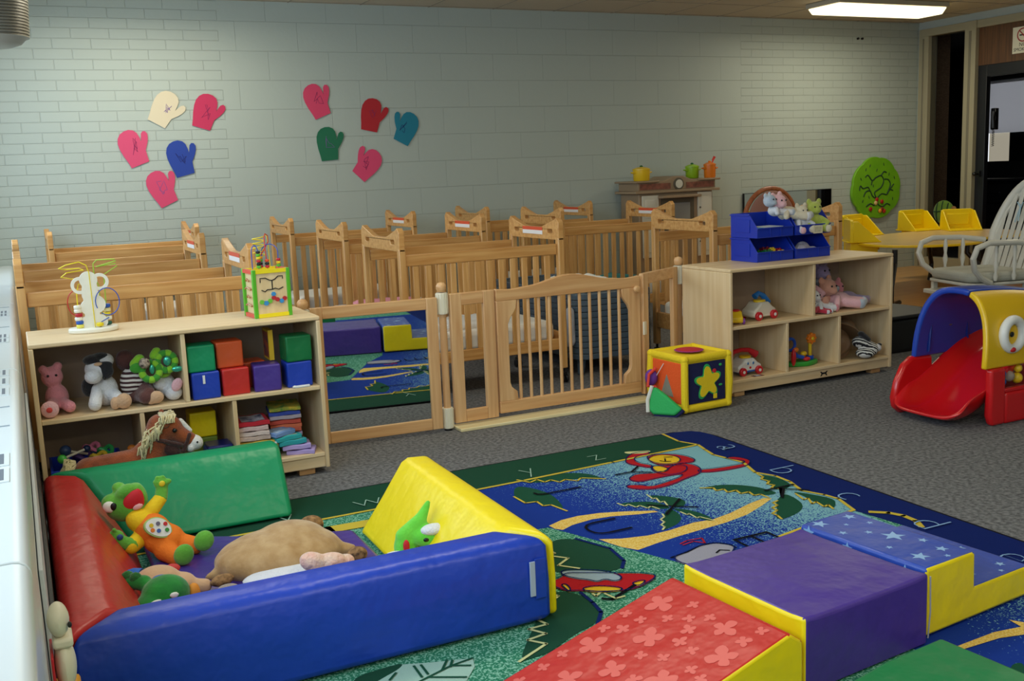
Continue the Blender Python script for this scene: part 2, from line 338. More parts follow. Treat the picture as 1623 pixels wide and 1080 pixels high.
# ---------------------------------------------------------------- white heater cabinet along the window wall
cab = thing('heater_cabinet', 'long white heater cabinet with vent grilles running under the windows', 'cabinet', (-.24, 3, 0))
def rprof():
    p = [(-.449, 0), (-.449, .72), (-.055, .72)]
    p += [(-.055+.025*math.cos(a), .695+.025*math.sin(a)) for a in (1.2, .8, .4, 0)]
    return p+[(-.03, 0)]
M_CAB = mat('heater_enamel', 'd6dcdc', .3, coat=.3)
for y0, y1 in ((-2.55, 1.62), (1.63, 3.49), (3.50, 5.6), (5.61, 8.49)):
    b = MB(); b.prism(rprof(), y0, y1, 'y'); b.done('body', M_CAB, cab, bevel=.002)
for yy in (3.36, 3.20, 3.03, 4.12, 4.25, 5.0, 5.12, 2.1, 2.23, .8, .93):   # grilles on the top
    b = MB(); b.box(-.40, -.058, yy, yy+.11, .7202, .7225)
    for i in range(22): b.box(-.395+i*.0152, -.387+i*.0152, yy+.012, yy+.098, .7226, .7232, 1)
    b.done('vent_grille', [M_CAB, mat('vent_dark', '5a6068', .5)], cab)
for yy in (2.86, 2.62, 5.4, 4.6):
    b = MB(); b.box(-.40, -.057, yy, yy+.006, .7202, .7222); b.done('seam', mat('seam_grey', '9aa4aa', .4), cab)
# pipe boxing board between cabinet and the soft play wall
base((-.012, 3.0, 0)); b = MB(); b.box(-.028, -.020, 2.15, 4.16, 0, .52); b.box(-.019, -.008, 2.15, 4.16, 0, .30, 1)
setp(b.done('board', [mat('pale_board', 'c8ccd0', .5), M_BLACK], bevel=.002), 'thin pale board with dark edge leaning along the heater cabinet', 'board')
base()
# ---------------------------------------------------------------- cribs
def headboard_shape():
    def top(u):  # horned top edge
        d = abs(u-.5)*2
        return .905+.062*(max(0, (d-.30)/.70)**1.1 if d < .86 else 1)-(.03*((d-.86)/.14)**2 if d > .86 else 0)
    W_ = .66; n = 24
    up = [(W_*i/n, top(i/n)) for i in range(n+1)]
    outer = [(0, .835)]+up+[(W_, .835)]
    def slot(cx): return [(cx+(.022+.012*math.cos(a) if math.cos(a) > 0 else -.022+.012*math.cos(a)), .884+.013*math.sin(a)) for a in [2*PI*(k+.5)/12 for k in range(12)]]
    return outer, [slot(.11), slot(W_-.11)]
def crib_end(parent, x, label_side, m, mz):
    """end frame in the local y-z plane at local x, 0.03 thick"""
    M = Matrix(((0, 0, 1, x), (1, 0, 0, 0), (0, 1, 0, 0), (0, 0, 0, 1)))
    o, h = headboard_shape(); b = MB(); b.shape(o, h, .034, M); b.done('headboard', m, parent, bevel=.004)
    for y in (.0, .62): b = MB(); b.box(x-.019, x+.019, y, y+.04, .09, .85); b.done('leg', mz, parent, bevel=.005)
    b = MB(); b.box(x-.014, x+.014, .04, .62, .20, .30); b.done('end_rail', m, parent, bevel=.004)
    b = MB(); b.box(x-.003, x+.003, .04, .62, .30, .835); b.done('clear_panel', M_GLASS, parent, smooth=None)
    for y in (.02, .64):
        b = MB(); b.cyl((x, y, .09), (x, y, .055), .008); b.box(x-.014, x+.014, y-.016, y+.016, .048, .066)
        for s_ in (-1, 1): b.cyl((x+s_*.013-.006, y, .026), (x+s_*.013+.006, y, .026), .0255, n=18)
        b.done('caster', M_BLACK, parent, bevel=.002)
    if label_side:
        b = MB(); sx = x+label_side*.0175; a, c = sorted((sx, sx+label_side*.0015)); b.box(a, c, .20, .46, .885, .905, 0); b.box(a, c, .20, .46, .862, .885, 1)
        b.done('warning_label', [mat('label_orange', 'd8502a', .5), mat('label_white', 'e8e2dc', .5)], parent)
def make_crib(reddish=False):
    c = thing('crib', '-', 'crib', (0, 0, 0), 'wooden cribs behind the gate fence', local=True)
    m = M_CRIBR if reddish else M_CRIB; L_ = 1.02
    crib_end(c, .02, 0, m, M_CRIBZ); crib_end(c, L_-.02, -1, m, M_CRIBZ)
    for y, z in ((.022, .815), (.622, .815)):
        side = MB(); side.box(.04, L_-.04, y, y+.022, z-.062, z); sd = side.done('side_rail', m, c, bevel=.004)
        q = MB(); q.box(.04, L_-.04, y, y+.022, .20, .265); q.done('lower_rail', m, c, bevel=.004)
        for i in range(12):
            x = .085+i*(L_-.17-.034)/11; q = MB(); q.box(x, x+.034, y+.004, y+.018, .265, z-.062); q.done('slat', M_CRIBZ, c, bevel=.002)
    q = MB(); q.box(.05, L_-.05, .05, .61, .225, .245); q.done('base_board', m, c)
    q = MB(); q.box(.055, L_-.055, .05, .612, .247, .365); q.done('mattress', mat('white_sheet', 'e6e6e2', .8, bump=.3, bscale=9), c, bevel=.03, seg=4)
    return c
base()
crib0 = make_crib()
CR = [(1.86, 5.25, 'golden crib with clear end panels directly behind the narrow fence panel and gate'),
      (1.91, 6.45, 'golden crib in the middle row straight behind the one nearest the gate'),
      (1.86, 7.66, 'golden crib against the brick wall, furthest of the middle column'),
      (-.02, 4.80, 'golden crib standing right behind the left toy shelf'),
      (-.02, 6.15, 'second golden crib behind the left toy shelf'),
      (.20, 7.72, 'golden crib against the brick wall at the far left, below the mittens'),
      (3.62, 6.65, 'golden crib in the middle row between the play kitchen and the cot stack'),
      (3.50, 7.70, 'golden crib against the brick wall left of the play kitchen'),
      (3.74, 4.98, 'golden crib right behind the right toy shelf, its end showing beside the blue bins')]
for i, (x, y, lb) in enumerate(CR):
    c = crib0 if i == 0 else copy_tree(crib0)
    c.location = (x, y, 0); c['label'] = lb; c.scale = (1, 1, 1.02)
M_BLK = {}
def blanket(x, y, z, sx, sy, m, label, seed):
    """a rumpled blanket lying on a crib mattress"""
    rnd = random.Random(seed); base((x, y, z)); b = MB(); n = 12; g = [[None]*(n+1) for _ in range(n+1)]
    for i in range(n+1):
        for j in range(n+1):
            u, v = i/n-.5, j/n-.5; e = max(0, 1-max(abs(u), abs(v))*2)
            g[i][j] = b.bm.verts.new((x+u*sx+rnd.uniform(-.01, .01), y+v*sy+rnd.uniform(-.01, .01), z+.004+min(1, e*4)*(.02+rnd.random()*.035)))
    for i in range(n):
        for j in range(n): b.bm.faces.new((g[i][j], g[i+1][j], g[i+1][j+1], g[i][j+1]))
    o = b.done('blanket', m, smooth=180, subd=1); sl = o.modifiers.new('thick', 'SOLIDIFY'); sl.thickness = .004; sl.offset = 1; base()
    setp(o, label, 'blanket')
blanket(2.3, 5.56, .367, .5, .4, mat('white_sheet', 'e6e6e2', .8), 'crumpled white blanket on the mattress of the crib nearest the gate', 1)
blanket(2.30, 6.76, .367, .5, .4, mat('pink_fleece', 'd890a0', .9), 'pink blanket in the middle crib behind the gate crib', 2)
blanket(4.2, 6.96, .367, .5, .4, mat('teal_fleece', '2a7f86', .9), 'teal blanket in the crib behind the cot stack', 3)
blanket(.6, 6.46, .367, .5, .4, mat('blue_fleece', '5a7eb4', .9), 'light blue blanket in the second crib behind the left shelf', 4)
# ---------------------------------------------------------------- gate fence
GY = 4.62
def frame(name, label, cat, x0, x1, z0, z1, st, rt_, y=GY, group=None):
    t = thing(name, label, cat, ((x0+x1)/2, y, 0), group)
    for a in (x0, x1-st): MB().box(a, a+st, y-.014, y+.014, z0, z1).done('stile', M_GATEZ, t, bevel=.003)
    for a, h in ((z0, rt_), (z1-rt_, rt_)): MB().box(x0+st, x1-st, y-.0135, y+.0135, a, a+h).done('rail', M_GATE, t, bevel=.003)
    return t
def fence_post(x, y, h, label, z0=.0):
    t = thing('fence_post', label, 'post', (x, y, 0), 'wooden posts of the gate fence')
    MB().cyl((x, y, .02), (x, y, h-.05), .0185, n=20).done('pole', M_GATEZ, t)
    for a, c in ((.012, .115), (h-.15, h-.045)):
        b = MB(); b.cyl((x, y, a), (x, y, c), .0265, n=24)
        for k in range(12): b.box(-.0035, .0035, .024, .030, a+.004, c-.004, M=Matrix.Translation((x, y, 0)) @ Matrix.Rotation(2*PI*k/12, 4, 'Z'))
        b.done('coupler', M_CREAM, t)
    MB().lathe([(0, -.022), (.020, -.02), (.026, -.004), (.025, .01), (.017, .022), (0, .027)], (x, y, h-.02), 20).done('finial', M_GATE, t)
    MB().cyl((x, y, 0), (x, y, .014), .02).done('foot', M_BLACK, t)
mp = frame('mirror_panel', 'wood framed safety mirror panel between the left shelf and the first post', 'mirror', 1.19, 1.805, .02, .672, .055, .055)
MB().box(1.243, 1.752, GY-.004, GY+.004, .073, .619).done('mirror', M_MIRROR, mp, smooth=None); mp.rotation_euler.z = -.068
fence_post(1.155, GY, .715, 'wooden fence post hidden to its knob behind the right end of the left shelf')
fence_post(1.842, GY, .735, 'wooden fence post with ribbed cream couplers between the mirror panel and narrow panel')
fence_post(3.385, 4.83, .735, 'wooden fence post with cream coupler beside the right toy shelf')
frame('wooden_fence', 'narrow wooden fence panel left of the gate', 'panel', 1.88, 2.118, .03, .68, .06, .06)
# swinging gate with arched top rail, scalloped stiles and dowels
gt = thing('gate', 'swinging wooden safety gate with a wavy top rail and thin dowel bars', 'gate', (2.56, GY, 0))
x0, x1 = 2.128, 2.978
pts = []; n = 28
for i in range(n+1):
    u = i/n; d = abs(u-.5)*2
    w_ = 0.5*(1+math.cos(PI*min(1, d/.62))) if d < .62 else 0
    pts.append((x0+(x1-x0)*u, .682+.042*w_+(.012*math.sin(PI*(d-.62)/.38) if d >= .62 else 0)*-.6))
MB().prism([(x0, .620)]+pts+[(x1, .620)], GY-.014, GY+.014, 'y').done('top_rail', M_GATE, gt, bevel=.003)
MB().box(x0, x1, GY-.014, GY+.014, .045, .105).done('bottom_rail', M_GATE, gt, bevel=.003)
def scal(s_):
    xs = x0 if s_ > 0 else x1
    pr_ = [(0, .105), (.105, .105), (.10, .15), (.07, .175), (.062, .2), (.062, .50), (.075, .53), (.095, .555), (.11, .58), (.115, .62), (0, .62)]
    pr_ = [(xs+s_*a, z) for a, z in pr_]
    return pr_ if s_ > 0 else pr_[::-1]
for s_ in (1, -1): MB().prism(scal(s_), GY-.0135, GY+.0135, 'y').done('stile', M_GATEZ, gt, bevel=.003)
for i in range(11):
    x = x0+.125+i*(x1-x0-.25)/10; MB().cyl((x, GY, .1), (x, GY, .625), .0085, n=12).done('dowel', M_GATEZ, gt)
MB().lathe([(.006, 0), (.006, .012), (.018, .02), (.021, .032), (.014, .044), (0, .047)], M=Matrix.Translation((2.94, GY-.013, .615)) @ Matrix.Rotation(PI/2, 4, 'X'), n=18).done('knob', M_GATE, gt)
t = thing('wooden_fence', 'short wooden fence panel right of the gate, ending at the right shelf', 'panel', (3.18, 4.7, 0), None)
A_ = Vector((2.995, GY)); B_ = Vector((3.345, 4.80)); ang = math.atan2(B_.y-A_.y, B_.x-A_.x); Lp = (B_-A_).length
Mx = Matrix.Translation((A_.x, A_.y, 0)) @ Matrix.Rotation(ang, 4, 'Z')
for a in (0, Lp-.055): MB().box(a, a+.055, -.013, .013, .03, .69, M=Mx).done('stile', M_GATEZ, t, bevel=.003)
for a in (.03, .63): MB().box(.055, Lp-.055, -.0125, .0125, a, a+.06, M=Mx).done('rail', M_GATE, t, bevel=.003)
MB().box(-.012, .012, -.022, -.013, .36, .43, M=Mx).done('latch_plate', M_CREAM, t)
base((2.43, GY, 0)); setp(MB().box(1.875, 3.02, GY-.085, GY+.03, .0, .016).done('threshold_strip', wood('pale_strip', 'efe2b4', 'e2d09c', 'x'), bevel=.003), 'pale wooden threshold strip on the carpet under the gate', 'strip'); base()
# ---------------------------------------------------------------- stacked sleeping cots behind the gate
cot = thing('sleeping_cot', '-', 'cot', (3.32, 5.95, 0), 'blue grey sleeping cots in one stack', local=True)
M_COT = mat('cot_plastic', '4a5c6c', .45); M_COTD = mat('cot_mesh', '34424e', .7, bump=.2, bscale=200)
def rrect(w_, h_, r, n=5):
    out = []
    for cx, cy, a in ((w_/2-r, h_/2-r, 0), (-w_/2+r, h_/2-r, PI/2), (-w_/2+r, -h_/2+r, PI), (w_/2-r, -h_/2+r, 3*PI/2)):
        out += [(cx+r*math.cos(a+PI/2*k/n), cy+r*math.sin(a+PI/2*k/n)) for k in range(n+1)]
    return out
b = MB(); b.shape(rrect(.56, 1.28, .09), [rrect(.49, 1.2, .07)], .034, Matrix.Translation((0, 0, .115))); b.done('frame', M_COT, cot, bevel=.005)
b = MB(); b.prism(rrect(.5, 1.21, .07), .116, .122); b.done('fabric', M_COTD, cot)
for sx in (-1, 1):
    for sy in (-1, 1): MB().box(sx*.22-.035, sx*.22+.035, sy*.56-.03, sy*.56+.03, .0965, .133).done('corner_cap', M_COT, cot, bevel=.006)
NC = 11
for i in range(NC):
    c = cot if i == 0 else copy_tree(cot); c.location = (3.30, 6.0, i*.037); c['label'] = ('bottom blue grey sleeping cot of the stack behind the gate' if i == 0 else 'top blue grey sleeping cot of the stack behind the gate' if i == NC-1 else 'blue grey sleeping cot, layer %s counted from the floor in the stack behind the gate' % ('second third fourth fifth sixth seventh eighth ninth tenth'.split()[i-1]))
for sx in (-1, 1):
    for sy in (-1, 1): MB().cyl((sx*.22, sy*.56, .096), (sx*.24, sy*.58, .0), .03, .02, n=12).done('leg', M_COT, cot, bevel=.003)
blanket(3.26, 5.75, .395+.130, .34, .42, mat('white_sheet', 'e6e6e2', .8), 'crumpled white sheet lying on the stack of cots', 7)
t = thing('hanging_cloth', 'pale cloth hanging over the left side of the cot stack', 'cloth', (3.0, 5.5, .2)); 
plush('cloth', mat('pale_blue_cloth', 'b4bccc', .9, bump=.4, bscale=25), [('l', (2.995, 5.42, .40), (2.985, 5.42, .22), .028, .04), ((2.99, 5.43, .30), (.02, .055, .09))], t)
base()
# ---------------------------------------------------------------- open toy shelves
def shelf(label, x, y, w_, h, dep, rz=0, logo=False):
    t = thing('toy_shelf', label, 'shelf', (x, y, 0), None, rz, local=True); T = .018
    mid = .372; bot = .078
    for a in (0, w_-T): MB().box(a, a+T, 0, dep, .028, h-.019).done('side_panel', M_PLYZ, t, bevel=.004)
    MB().box(0, w_, 0, dep, h-.019, h).done('top', M_PLY, t, bevel=.005)
    MB().box(T, w_-T, .006, dep-.01, mid-.0, mid+T).done('shelf_board', M_PLY, t, bevel=.003)
    MB().box(T, w_-T, .006, dep-.01, bot-.0, bot+T).done('shelf_board', M_PLY, t, bevel=.003)
    MB().box(T, w_-T, .012, .03, .03, bot).done('kick_board', M_PLY, t, bevel=.002)
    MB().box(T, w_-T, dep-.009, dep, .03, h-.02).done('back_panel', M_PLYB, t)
    MB().box((w_-T)/2, (w_+T)/2, .008, dep-.011, mid+T, h-.019).done('divider', M_PLYZ, t, bevel=.003)
    for k in (1, 2): a = T+(w_-2*T)*k/3; MB().box(a-T/2, a+T/2, .008, dep-.011, bot+T, mid).done('divider', M_PLYZ, t, bevel=.003)
    for a in (.05, w_-.13):
        for d in (.03, dep-.07): MB().box(a, a+.07, d, d+.045, 0, .029).done('foot', M_GATE, t, bevel=.003)
    if logo:
        b = MB(); cx = w_*.565
        for s_ in (-1, 1): b.prism([(cx+s_*.028, .040), (cx+s_*.020, .047), (cx+s_*.020, .057), (cx+s_*.030, .066), (cx+s_*.018, .066), (cx+s_*.012, .06), (cx+s_*.012, .046), (cx+s_*.018, .040)][::s_], .0105, .0125, 'y')
        b.box(cx-.014, cx+.014, .0105, .0125, .050, .060); b.done('brand_mark', M_INK, t)
    base(); return t
SL = shelf('birch toy shelf on the left with soft blocks and plush animals', 0.0, 4.22, 1.125, .69, .42)
SR = shelf('birch toy shelf on the right holding blue bins, toy telephones and a plush pile', 3.37, 4.34, 1.20, .70, .42, rz=math.radians(1.5), logo=True)
MIDZ, BOTZ = .390, .096
RUG_FILLS = [
 ('water',[(1.76,3.62),(1.35,3.615),(1.32,3.3),(1.42,3.1),(1.588,3.081),(1.8,2.541),(1.95,2.3),(2.0,2.0),(1.9,1.5),(1.5,1.0),(1.2,0.5),(1.2,0.3),(2.61,0.3),(2.597,2.647),(2.64,2.769),(2.63,2.832),(2.595,2.915),(2.634,3.028),(2.637,3.116),(2.601,3.197),(2.652,3.338),(2.634,3.425),(2.62,3.5),(2.64,3.586),(2.662,3.669)]),
 ('navy',[(2.82,-0.2),(2.82,3.79),(2.81,3.85),(2.78,3.89),(2.7,3.91),(2.62,3.91),(2.638,3.859),(2.625,3.762),(2.662,3.669),(2.64,3.586),(2.62,3.5),(2.634,3.425),(2.652,3.338),(2.601,3.197),(2.637,3.116),(2.634,3.028),(2.595,2.915),(2.63,2.832),(2.64,2.769),(2.597,2.647),(2.63,2.4),(2.6,2.2),(2.64,2.0),(2.6,1.6),(2.6,-0.2)]),
 ('dgreen',[(0.1,3.6),(0.1,3.91),(2.62,3.91),(2.638,3.859),(2.625,3.762),(2.662,3.669),(1.76,3.625),(1.35,3.615)]),
 ('sand',[(1.679,2.885),(1.748,2.849),(1.838,2.826),(1.935,2.83),(2.045,2.849),(2.123,2.839),(2.218,2.861),(2.335,2.905),(2.422,2.927),(2.445,2.908),(2.363,2.864),(2.256,2.815),(2.14,2.788),(2.034,2.777),(1.931,2.766),(1.827,2.75),(1.737,2.731),(1.706,2.782),(1.689,2.837)]),
 ('sand',[(1.598,3.095),(1.664,3.124),(1.735,3.13),(1.816,3.116),(1.906,3.08),(2.001,3.029),(2.005,3.009),(1.928,3.027),(1.838,3.06),(1.762,3.071),(1.673,3.057),(1.619,3.031),(1.601,3.057)]),
 ('leaf',[(1.929,3.169),(2.002,3.151),(2.057,3.113),(2.074,3.052),(2.063,3.015),(2.02,3.036),(1.993,3.082),(1.953,3.12)]),
 ('leaf',[(2.078,3.195),(2.127,3.151),(2.159,3.099),(2.159,3.053),(2.121,3.01),(2.083,3.013),(2.079,3.06),(2.076,3.119)]),
 ('leaf',[(2.068,3.023),(2.107,2.975),(2.126,2.921),(2.128,2.856),(2.115,2.824),(2.095,2.841),(2.08,2.897),(2.069,2.962)]),
 ('leaf',[(2.058,3.029),(2.062,2.972),(2.041,2.912),(1.997,2.869),(1.949,2.85),(1.907,2.839),(1.949,2.89),(1.983,2.95)]),
 ('leaf',[(2.294,3.15),(2.374,3.152),(2.439,3.114),(2.486,3.053),(2.501,2.994),(2.506,2.943),(2.456,2.94),(2.414,2.984),(2.38,3.038),(2.347,3.096)]),
 ('leaf',[(2.595,3.177),(2.632,3.11),(2.627,3.032),(2.604,2.984),(2.547,2.962),(2.531,3.002),(2.564,3.09)]),
 ('leaf',[(2.557,2.94),(2.606,2.849),(2.628,2.777),(2.592,2.73),(2.545,2.694),(2.539,2.765),(2.56,2.864)]),
 ('leaf',[(2.522,2.933),(2.519,2.862),(2.489,2.784),(2.424,2.732),(2.326,2.705),(2.31,2.729),(2.373,2.792),(2.426,2.866)]),
 ('leaf',[(1.739,3.637),(1.832,3.643),(1.956,3.629),(2.035,3.563),(2.05,3.457),(2.012,3.483),(1.971,3.518),(1.904,3.536),(1.824,3.555),(1.76,3.589)]),
 ('leaf',[(1.699,3.585),(1.751,3.513),(1.777,3.397),(1.731,3.208),(1.711,3.288),(1.681,3.296),(1.677,3.356),(1.641,3.368),(1.622,3.427)]),
 ('red',[(2.428,3.355),(2.508,3.329),(2.595,3.322),(2.648,3.32),(2.673,3.356),(2.627,3.408),(2.645,3.436),(2.682,3.422),(2.701,3.358),(2.67,3.311),(2.621,3.281),(2.491,3.285),(2.414,3.314)]),
 ('red',[(2.073,3.339),(2.119,3.321),(2.148,3.271),(2.216,3.282),(2.314,3.309),(2.35,3.338),(2.294,3.349),(2.214,3.348),(2.181,3.344),(2.136,3.348),(2.119,3.393),(2.156,3.427),(2.191,3.444),(2.258,3.413),(2.31,3.406),(2.366,3.453),(2.43,3.473),(2.465,3.429),(2.451,3.353),(2.405,3.301),(2.329,3.285),(2.248,3.248),(2.17,3.237),(2.114,3.244),(2.058,3.298)]),
 ('red',[(2.305,3.508),(2.377,3.469),(2.433,3.431),(2.381,3.358),(2.294,3.349),(2.269,3.406),(2.272,3.459)]),
 ('red',[(2.247,3.621),(2.313,3.699),(2.373,3.714),(2.418,3.69),(2.396,3.657),(2.341,3.664),(2.296,3.633),(2.282,3.573),(2.315,3.511),(2.285,3.479),(2.254,3.543),(2.239,3.582)]),
 ('red',[(2.353,3.625),(2.408,3.649),(2.467,3.624),(2.511,3.563),(2.514,3.485),(2.487,3.453),(2.444,3.458),(2.377,3.469),(2.326,3.515)]),
 ('gold',[(2.341,3.593),(2.396,3.632),(2.447,3.619),(2.477,3.565),(2.458,3.508),(2.416,3.477),(2.364,3.498),(2.338,3.545)]),
 ('gold',[(2.299,3.498),(2.335,3.491),(2.343,3.426),(2.298,3.401),(2.271,3.432)]),
 ('cream',[(2.326,3.759),(2.383,3.73),(2.441,3.706),(2.403,3.681),(2.347,3.7),(2.318,3.727)]),
 ('grey',[(1.785,2.613),(1.858,2.626),(1.928,2.651),(1.984,2.646),(2.015,2.608),(2.017,2.577),(1.951,2.525),(1.861,2.5),(1.789,2.53)]),
 ('dgreen',[(1.469,2.856),(1.54,2.972),(1.626,2.918),(1.663,2.786),(1.647,2.67),(1.607,2.622),(1.522,2.628),(1.424,2.689),(1.41,2.744)]),
 ('dgreen',[(1.314,2.58),(1.384,2.554),(1.4,2.465),(1.384,2.377),(1.343,2.327),(1.247,2.296),(1.148,2.238),(1.102,2.234),(1.051,2.232),(1.137,2.345),(1.196,2.416)]),
 ('red',[(1.365,2.652),(1.405,2.655),(1.437,2.681),(1.489,2.648),(1.593,2.584),(1.638,2.556),(1.672,2.512),(1.592,2.473),(1.535,2.465),(1.466,2.491),(1.409,2.539),(1.368,2.557),(1.352,2.621)]),
 ('palewing',[(1.421,2.691),(1.448,2.702),(1.501,2.669),(1.549,2.63),(1.572,2.579),(1.558,2.543),(1.529,2.545),(1.516,2.575),(1.484,2.566),(1.468,2.598),(1.446,2.618),(1.423,2.655)]),
 ('gold',[(1.415,2.55),(1.465,2.547),(1.522,2.499),(1.518,2.472),(1.464,2.488),(1.426,2.511)]),
 ('gold',[(1.563,2.502),(1.598,2.509),(1.617,2.497),(1.575,2.473)]),
 ('gold',[(1.378,2.605),(1.395,2.605),(1.39,2.565),(1.372,2.54),(1.377,2.573)]),
 ('fern',[(0.69,2.328),(0.74,2.347),(0.782,2.373),(0.85,2.345),(0.955,2.311),(0.941,2.266),(0.893,2.208),(0.793,2.175),(0.665,2.25)]),
 ('dgreen',[(0.65,2.369),(0.729,2.379),(0.79,2.38),(0.77,2.354),(0.711,2.327),(0.66,2.299),(0.633,2.314)]),
 ('sand',[(2.039,1.731),(2.203,1.739),(2.288,1.725),(2.297,1.769),(2.317,1.739),(2.255,1.691),(2.184,1.709),(2.036,1.713)]),
 ('leaf',[(2.082,1.599),(2.129,1.593),(2.066,1.544),(2.025,1.54)]),
]
RUG_LINES = [
 ('yellow',0.016,[(0.1,3.6),(1.35,3.612),(1.76,3.622),(2.2,3.645),(2.662,3.667)]),
 ('yellow',0.014,[(2.638,3.91),(2.625,3.762),(2.662,3.669),(2.64,3.586),(2.62,3.5),(2.634,3.425),(2.652,3.338),(2.601,3.197),(2.637,3.116),(2.634,3.028),(2.595,2.915),(2.63,2.832),(2.64,2.769),(2.597,2.647)]),
 ('yellow',0.014,[(2.597,2.647),(2.373,2.613),(2.2,2.58)]),
 ('yellow',0.022,[(2.63,2.60),(2.675,2.56),(2.695,2.51),(2.69,2.45),(2.66,2.40)]),
 ('yellow',0.07,[(0.45,3.46),(0.65,3.47),(0.9,3.482),(1.1,3.472),(1.3,3.46)]),
 ('cream',0.007,[(1.929,3.169),(1.935,3.126),(1.956,3.136),(1.963,3.091),(1.985,3.103),(1.993,3.06),(2.016,3.074),(2.023,3.03)]),
 ('cream',0.007,[(2.078,3.195),(2.068,3.14),(2.085,3.143),(2.067,3.09),(2.088,3.095),(2.071,3.047)]),
 ('cream',0.007,[(2.069,2.962),(2.071,2.924),(2.085,2.93),(2.08,2.877),(2.096,2.881),(2.115,2.824)]),
 ('cream',0.007,[(2.002,2.979),(1.99,2.949),(1.962,2.932),(1.959,2.903),(1.932,2.885),(1.932,2.861),(1.909,2.841)]),
 ('yellow',0.009,[(2.294,3.15),(2.338,3.126),(2.326,3.089),(2.362,3.09),(2.35,3.05),(2.392,3.053),(2.381,3.01),(2.42,3.011),(2.408,2.967),(2.437,2.964),(2.437,2.917)]),
 ('yellow',0.009,[(2.595,3.177),(2.587,3.13),(2.56,3.109),(2.572,3.075),(2.54,3.049),(2.554,3.024),(2.521,3.002),(2.543,2.97)]),
 ('yellow',0.009,[(2.551,2.899),(2.528,2.828),(2.553,2.834),(2.521,2.777),(2.549,2.786),(2.534,2.728),(2.561,2.737),(2.545,2.694)]),
 ('yellow',0.009,[(2.44,2.871),(2.411,2.862),(2.405,2.83),(2.372,2.819),(2.369,2.789),(2.332,2.771),(2.333,2.745),(2.321,2.709)]),
 ('yellow',0.009,[(1.742,3.643),(1.771,3.582),(1.812,3.603),(1.823,3.553),(1.857,3.567),(1.873,3.52),(1.909,3.538),(1.942,3.495),(1.973,3.522),(2.05,3.457)]),
 ('yellow',0.009,[(1.635,3.454),(1.637,3.359),(1.682,3.352),(1.679,3.293),(1.709,3.289),(1.726,3.194)]),
 ('ink',0.006,[(2.423,3.584),(2.453,3.566)]),
 ('ink',0.006,[(2.377,3.548),(2.387,3.526),(2.41,3.517)]),
 ('ink',0.006,[(2.413,3.563),(2.389,3.525)]),
 ('ink',0.007,[(1.785,2.613),(1.858,2.626),(1.928,2.651),(1.984,2.646),(2.015,2.608),(2.017,2.577)]),
 ('ink',0.006,[(1.933,2.57),(1.958,2.585),(1.982,2.565)]),
 ('red',0.006,[(1.882,2.697),(1.918,2.71),(1.973,2.703),(1.955,2.66),(1.932,2.693),(1.883,2.684)]),
 ('navy',0.012,[(1.611,2.927),(1.663,2.786),(1.645,2.671),(1.607,2.622)]),
 ('navy',0.012,[(1.402,2.526),(1.397,2.447),(1.384,2.377),(1.335,2.314)]),
 ('cream',0.009,[(1.483,2.886),(1.486,2.845),(1.459,2.837),(1.503,2.784),(1.446,2.746),(1.491,2.69)]),
 ('ink',0.012,[(1.435,2.454),(1.457,2.435),(1.567,2.488)]),
 ('cream',0.008,[(1.293,2.51),(1.333,2.537),(1.32,2.576)]),
 ('cream',0.009,[(1.206,2.419),(1.215,2.386),(1.157,2.385),(1.185,2.336),(1.124,2.327),(1.157,2.282),(1.05,2.229)]),
 ('cream',0.008,[(1.428,2.499),(1.428,2.479),(1.449,2.493)]),
 ('cream',0.008,[(1.459,2.481),(1.468,2.434),(1.499,2.435)]),
 ('leaf',0.007,[(0.772,2.256),(0.887,2.298),(0.954,2.309)]),
 ('leaf',0.007,[(0.821,2.287),(0.823,2.342)]),
 ('leaf',0.007,[(0.802,2.28),(0.805,2.346)]),
 ('leaf',0.007,[(0.86,2.288),(0.892,2.333)]),
 ('leaf',0.007,[(0.885,2.293),(0.903,2.324)]),
 ('leaf',0.007,[(0.815,2.272),(0.899,2.223)]),
 ('leaf',0.007,[(0.887,2.3),(0.933,2.274)]),
 ('leaf',0.007,[(0.726,2.307),(0.752,2.334)]),
]
RUG_LETTERS = [('a',2.75,3.553,-90,0.19,'pale'),('b',2.715,3.151,-90,0.19,'pale'),('c',2.7,2.771,-90,0.19,'pale'),('d',2.7,2.404,-90,0.19,'pale'),('e',2.68,2.052,-90,0.19,'pale'),('z',2.172,3.748,0,0.17,'palegreen'),('y',1.83,3.73,0,0.17,'palegreen'),('w',1.125,3.71,0,0.17,'palegreen'),('v',0.8,3.7,0,0.17,'palegreen'),('J',1.829,3.412,-90,0.22,'ink'),('Y',2.169,3.473,-90,0.22,'ink'),('X',2.068,3.023,-90,0.22,'ink'),('U',1.748,2.969,-90,0.22,'ink'),('E',2.11,2.6,-90,0.22,'ink'),('K',2.536,2.938,-90,0.22,'ink')]
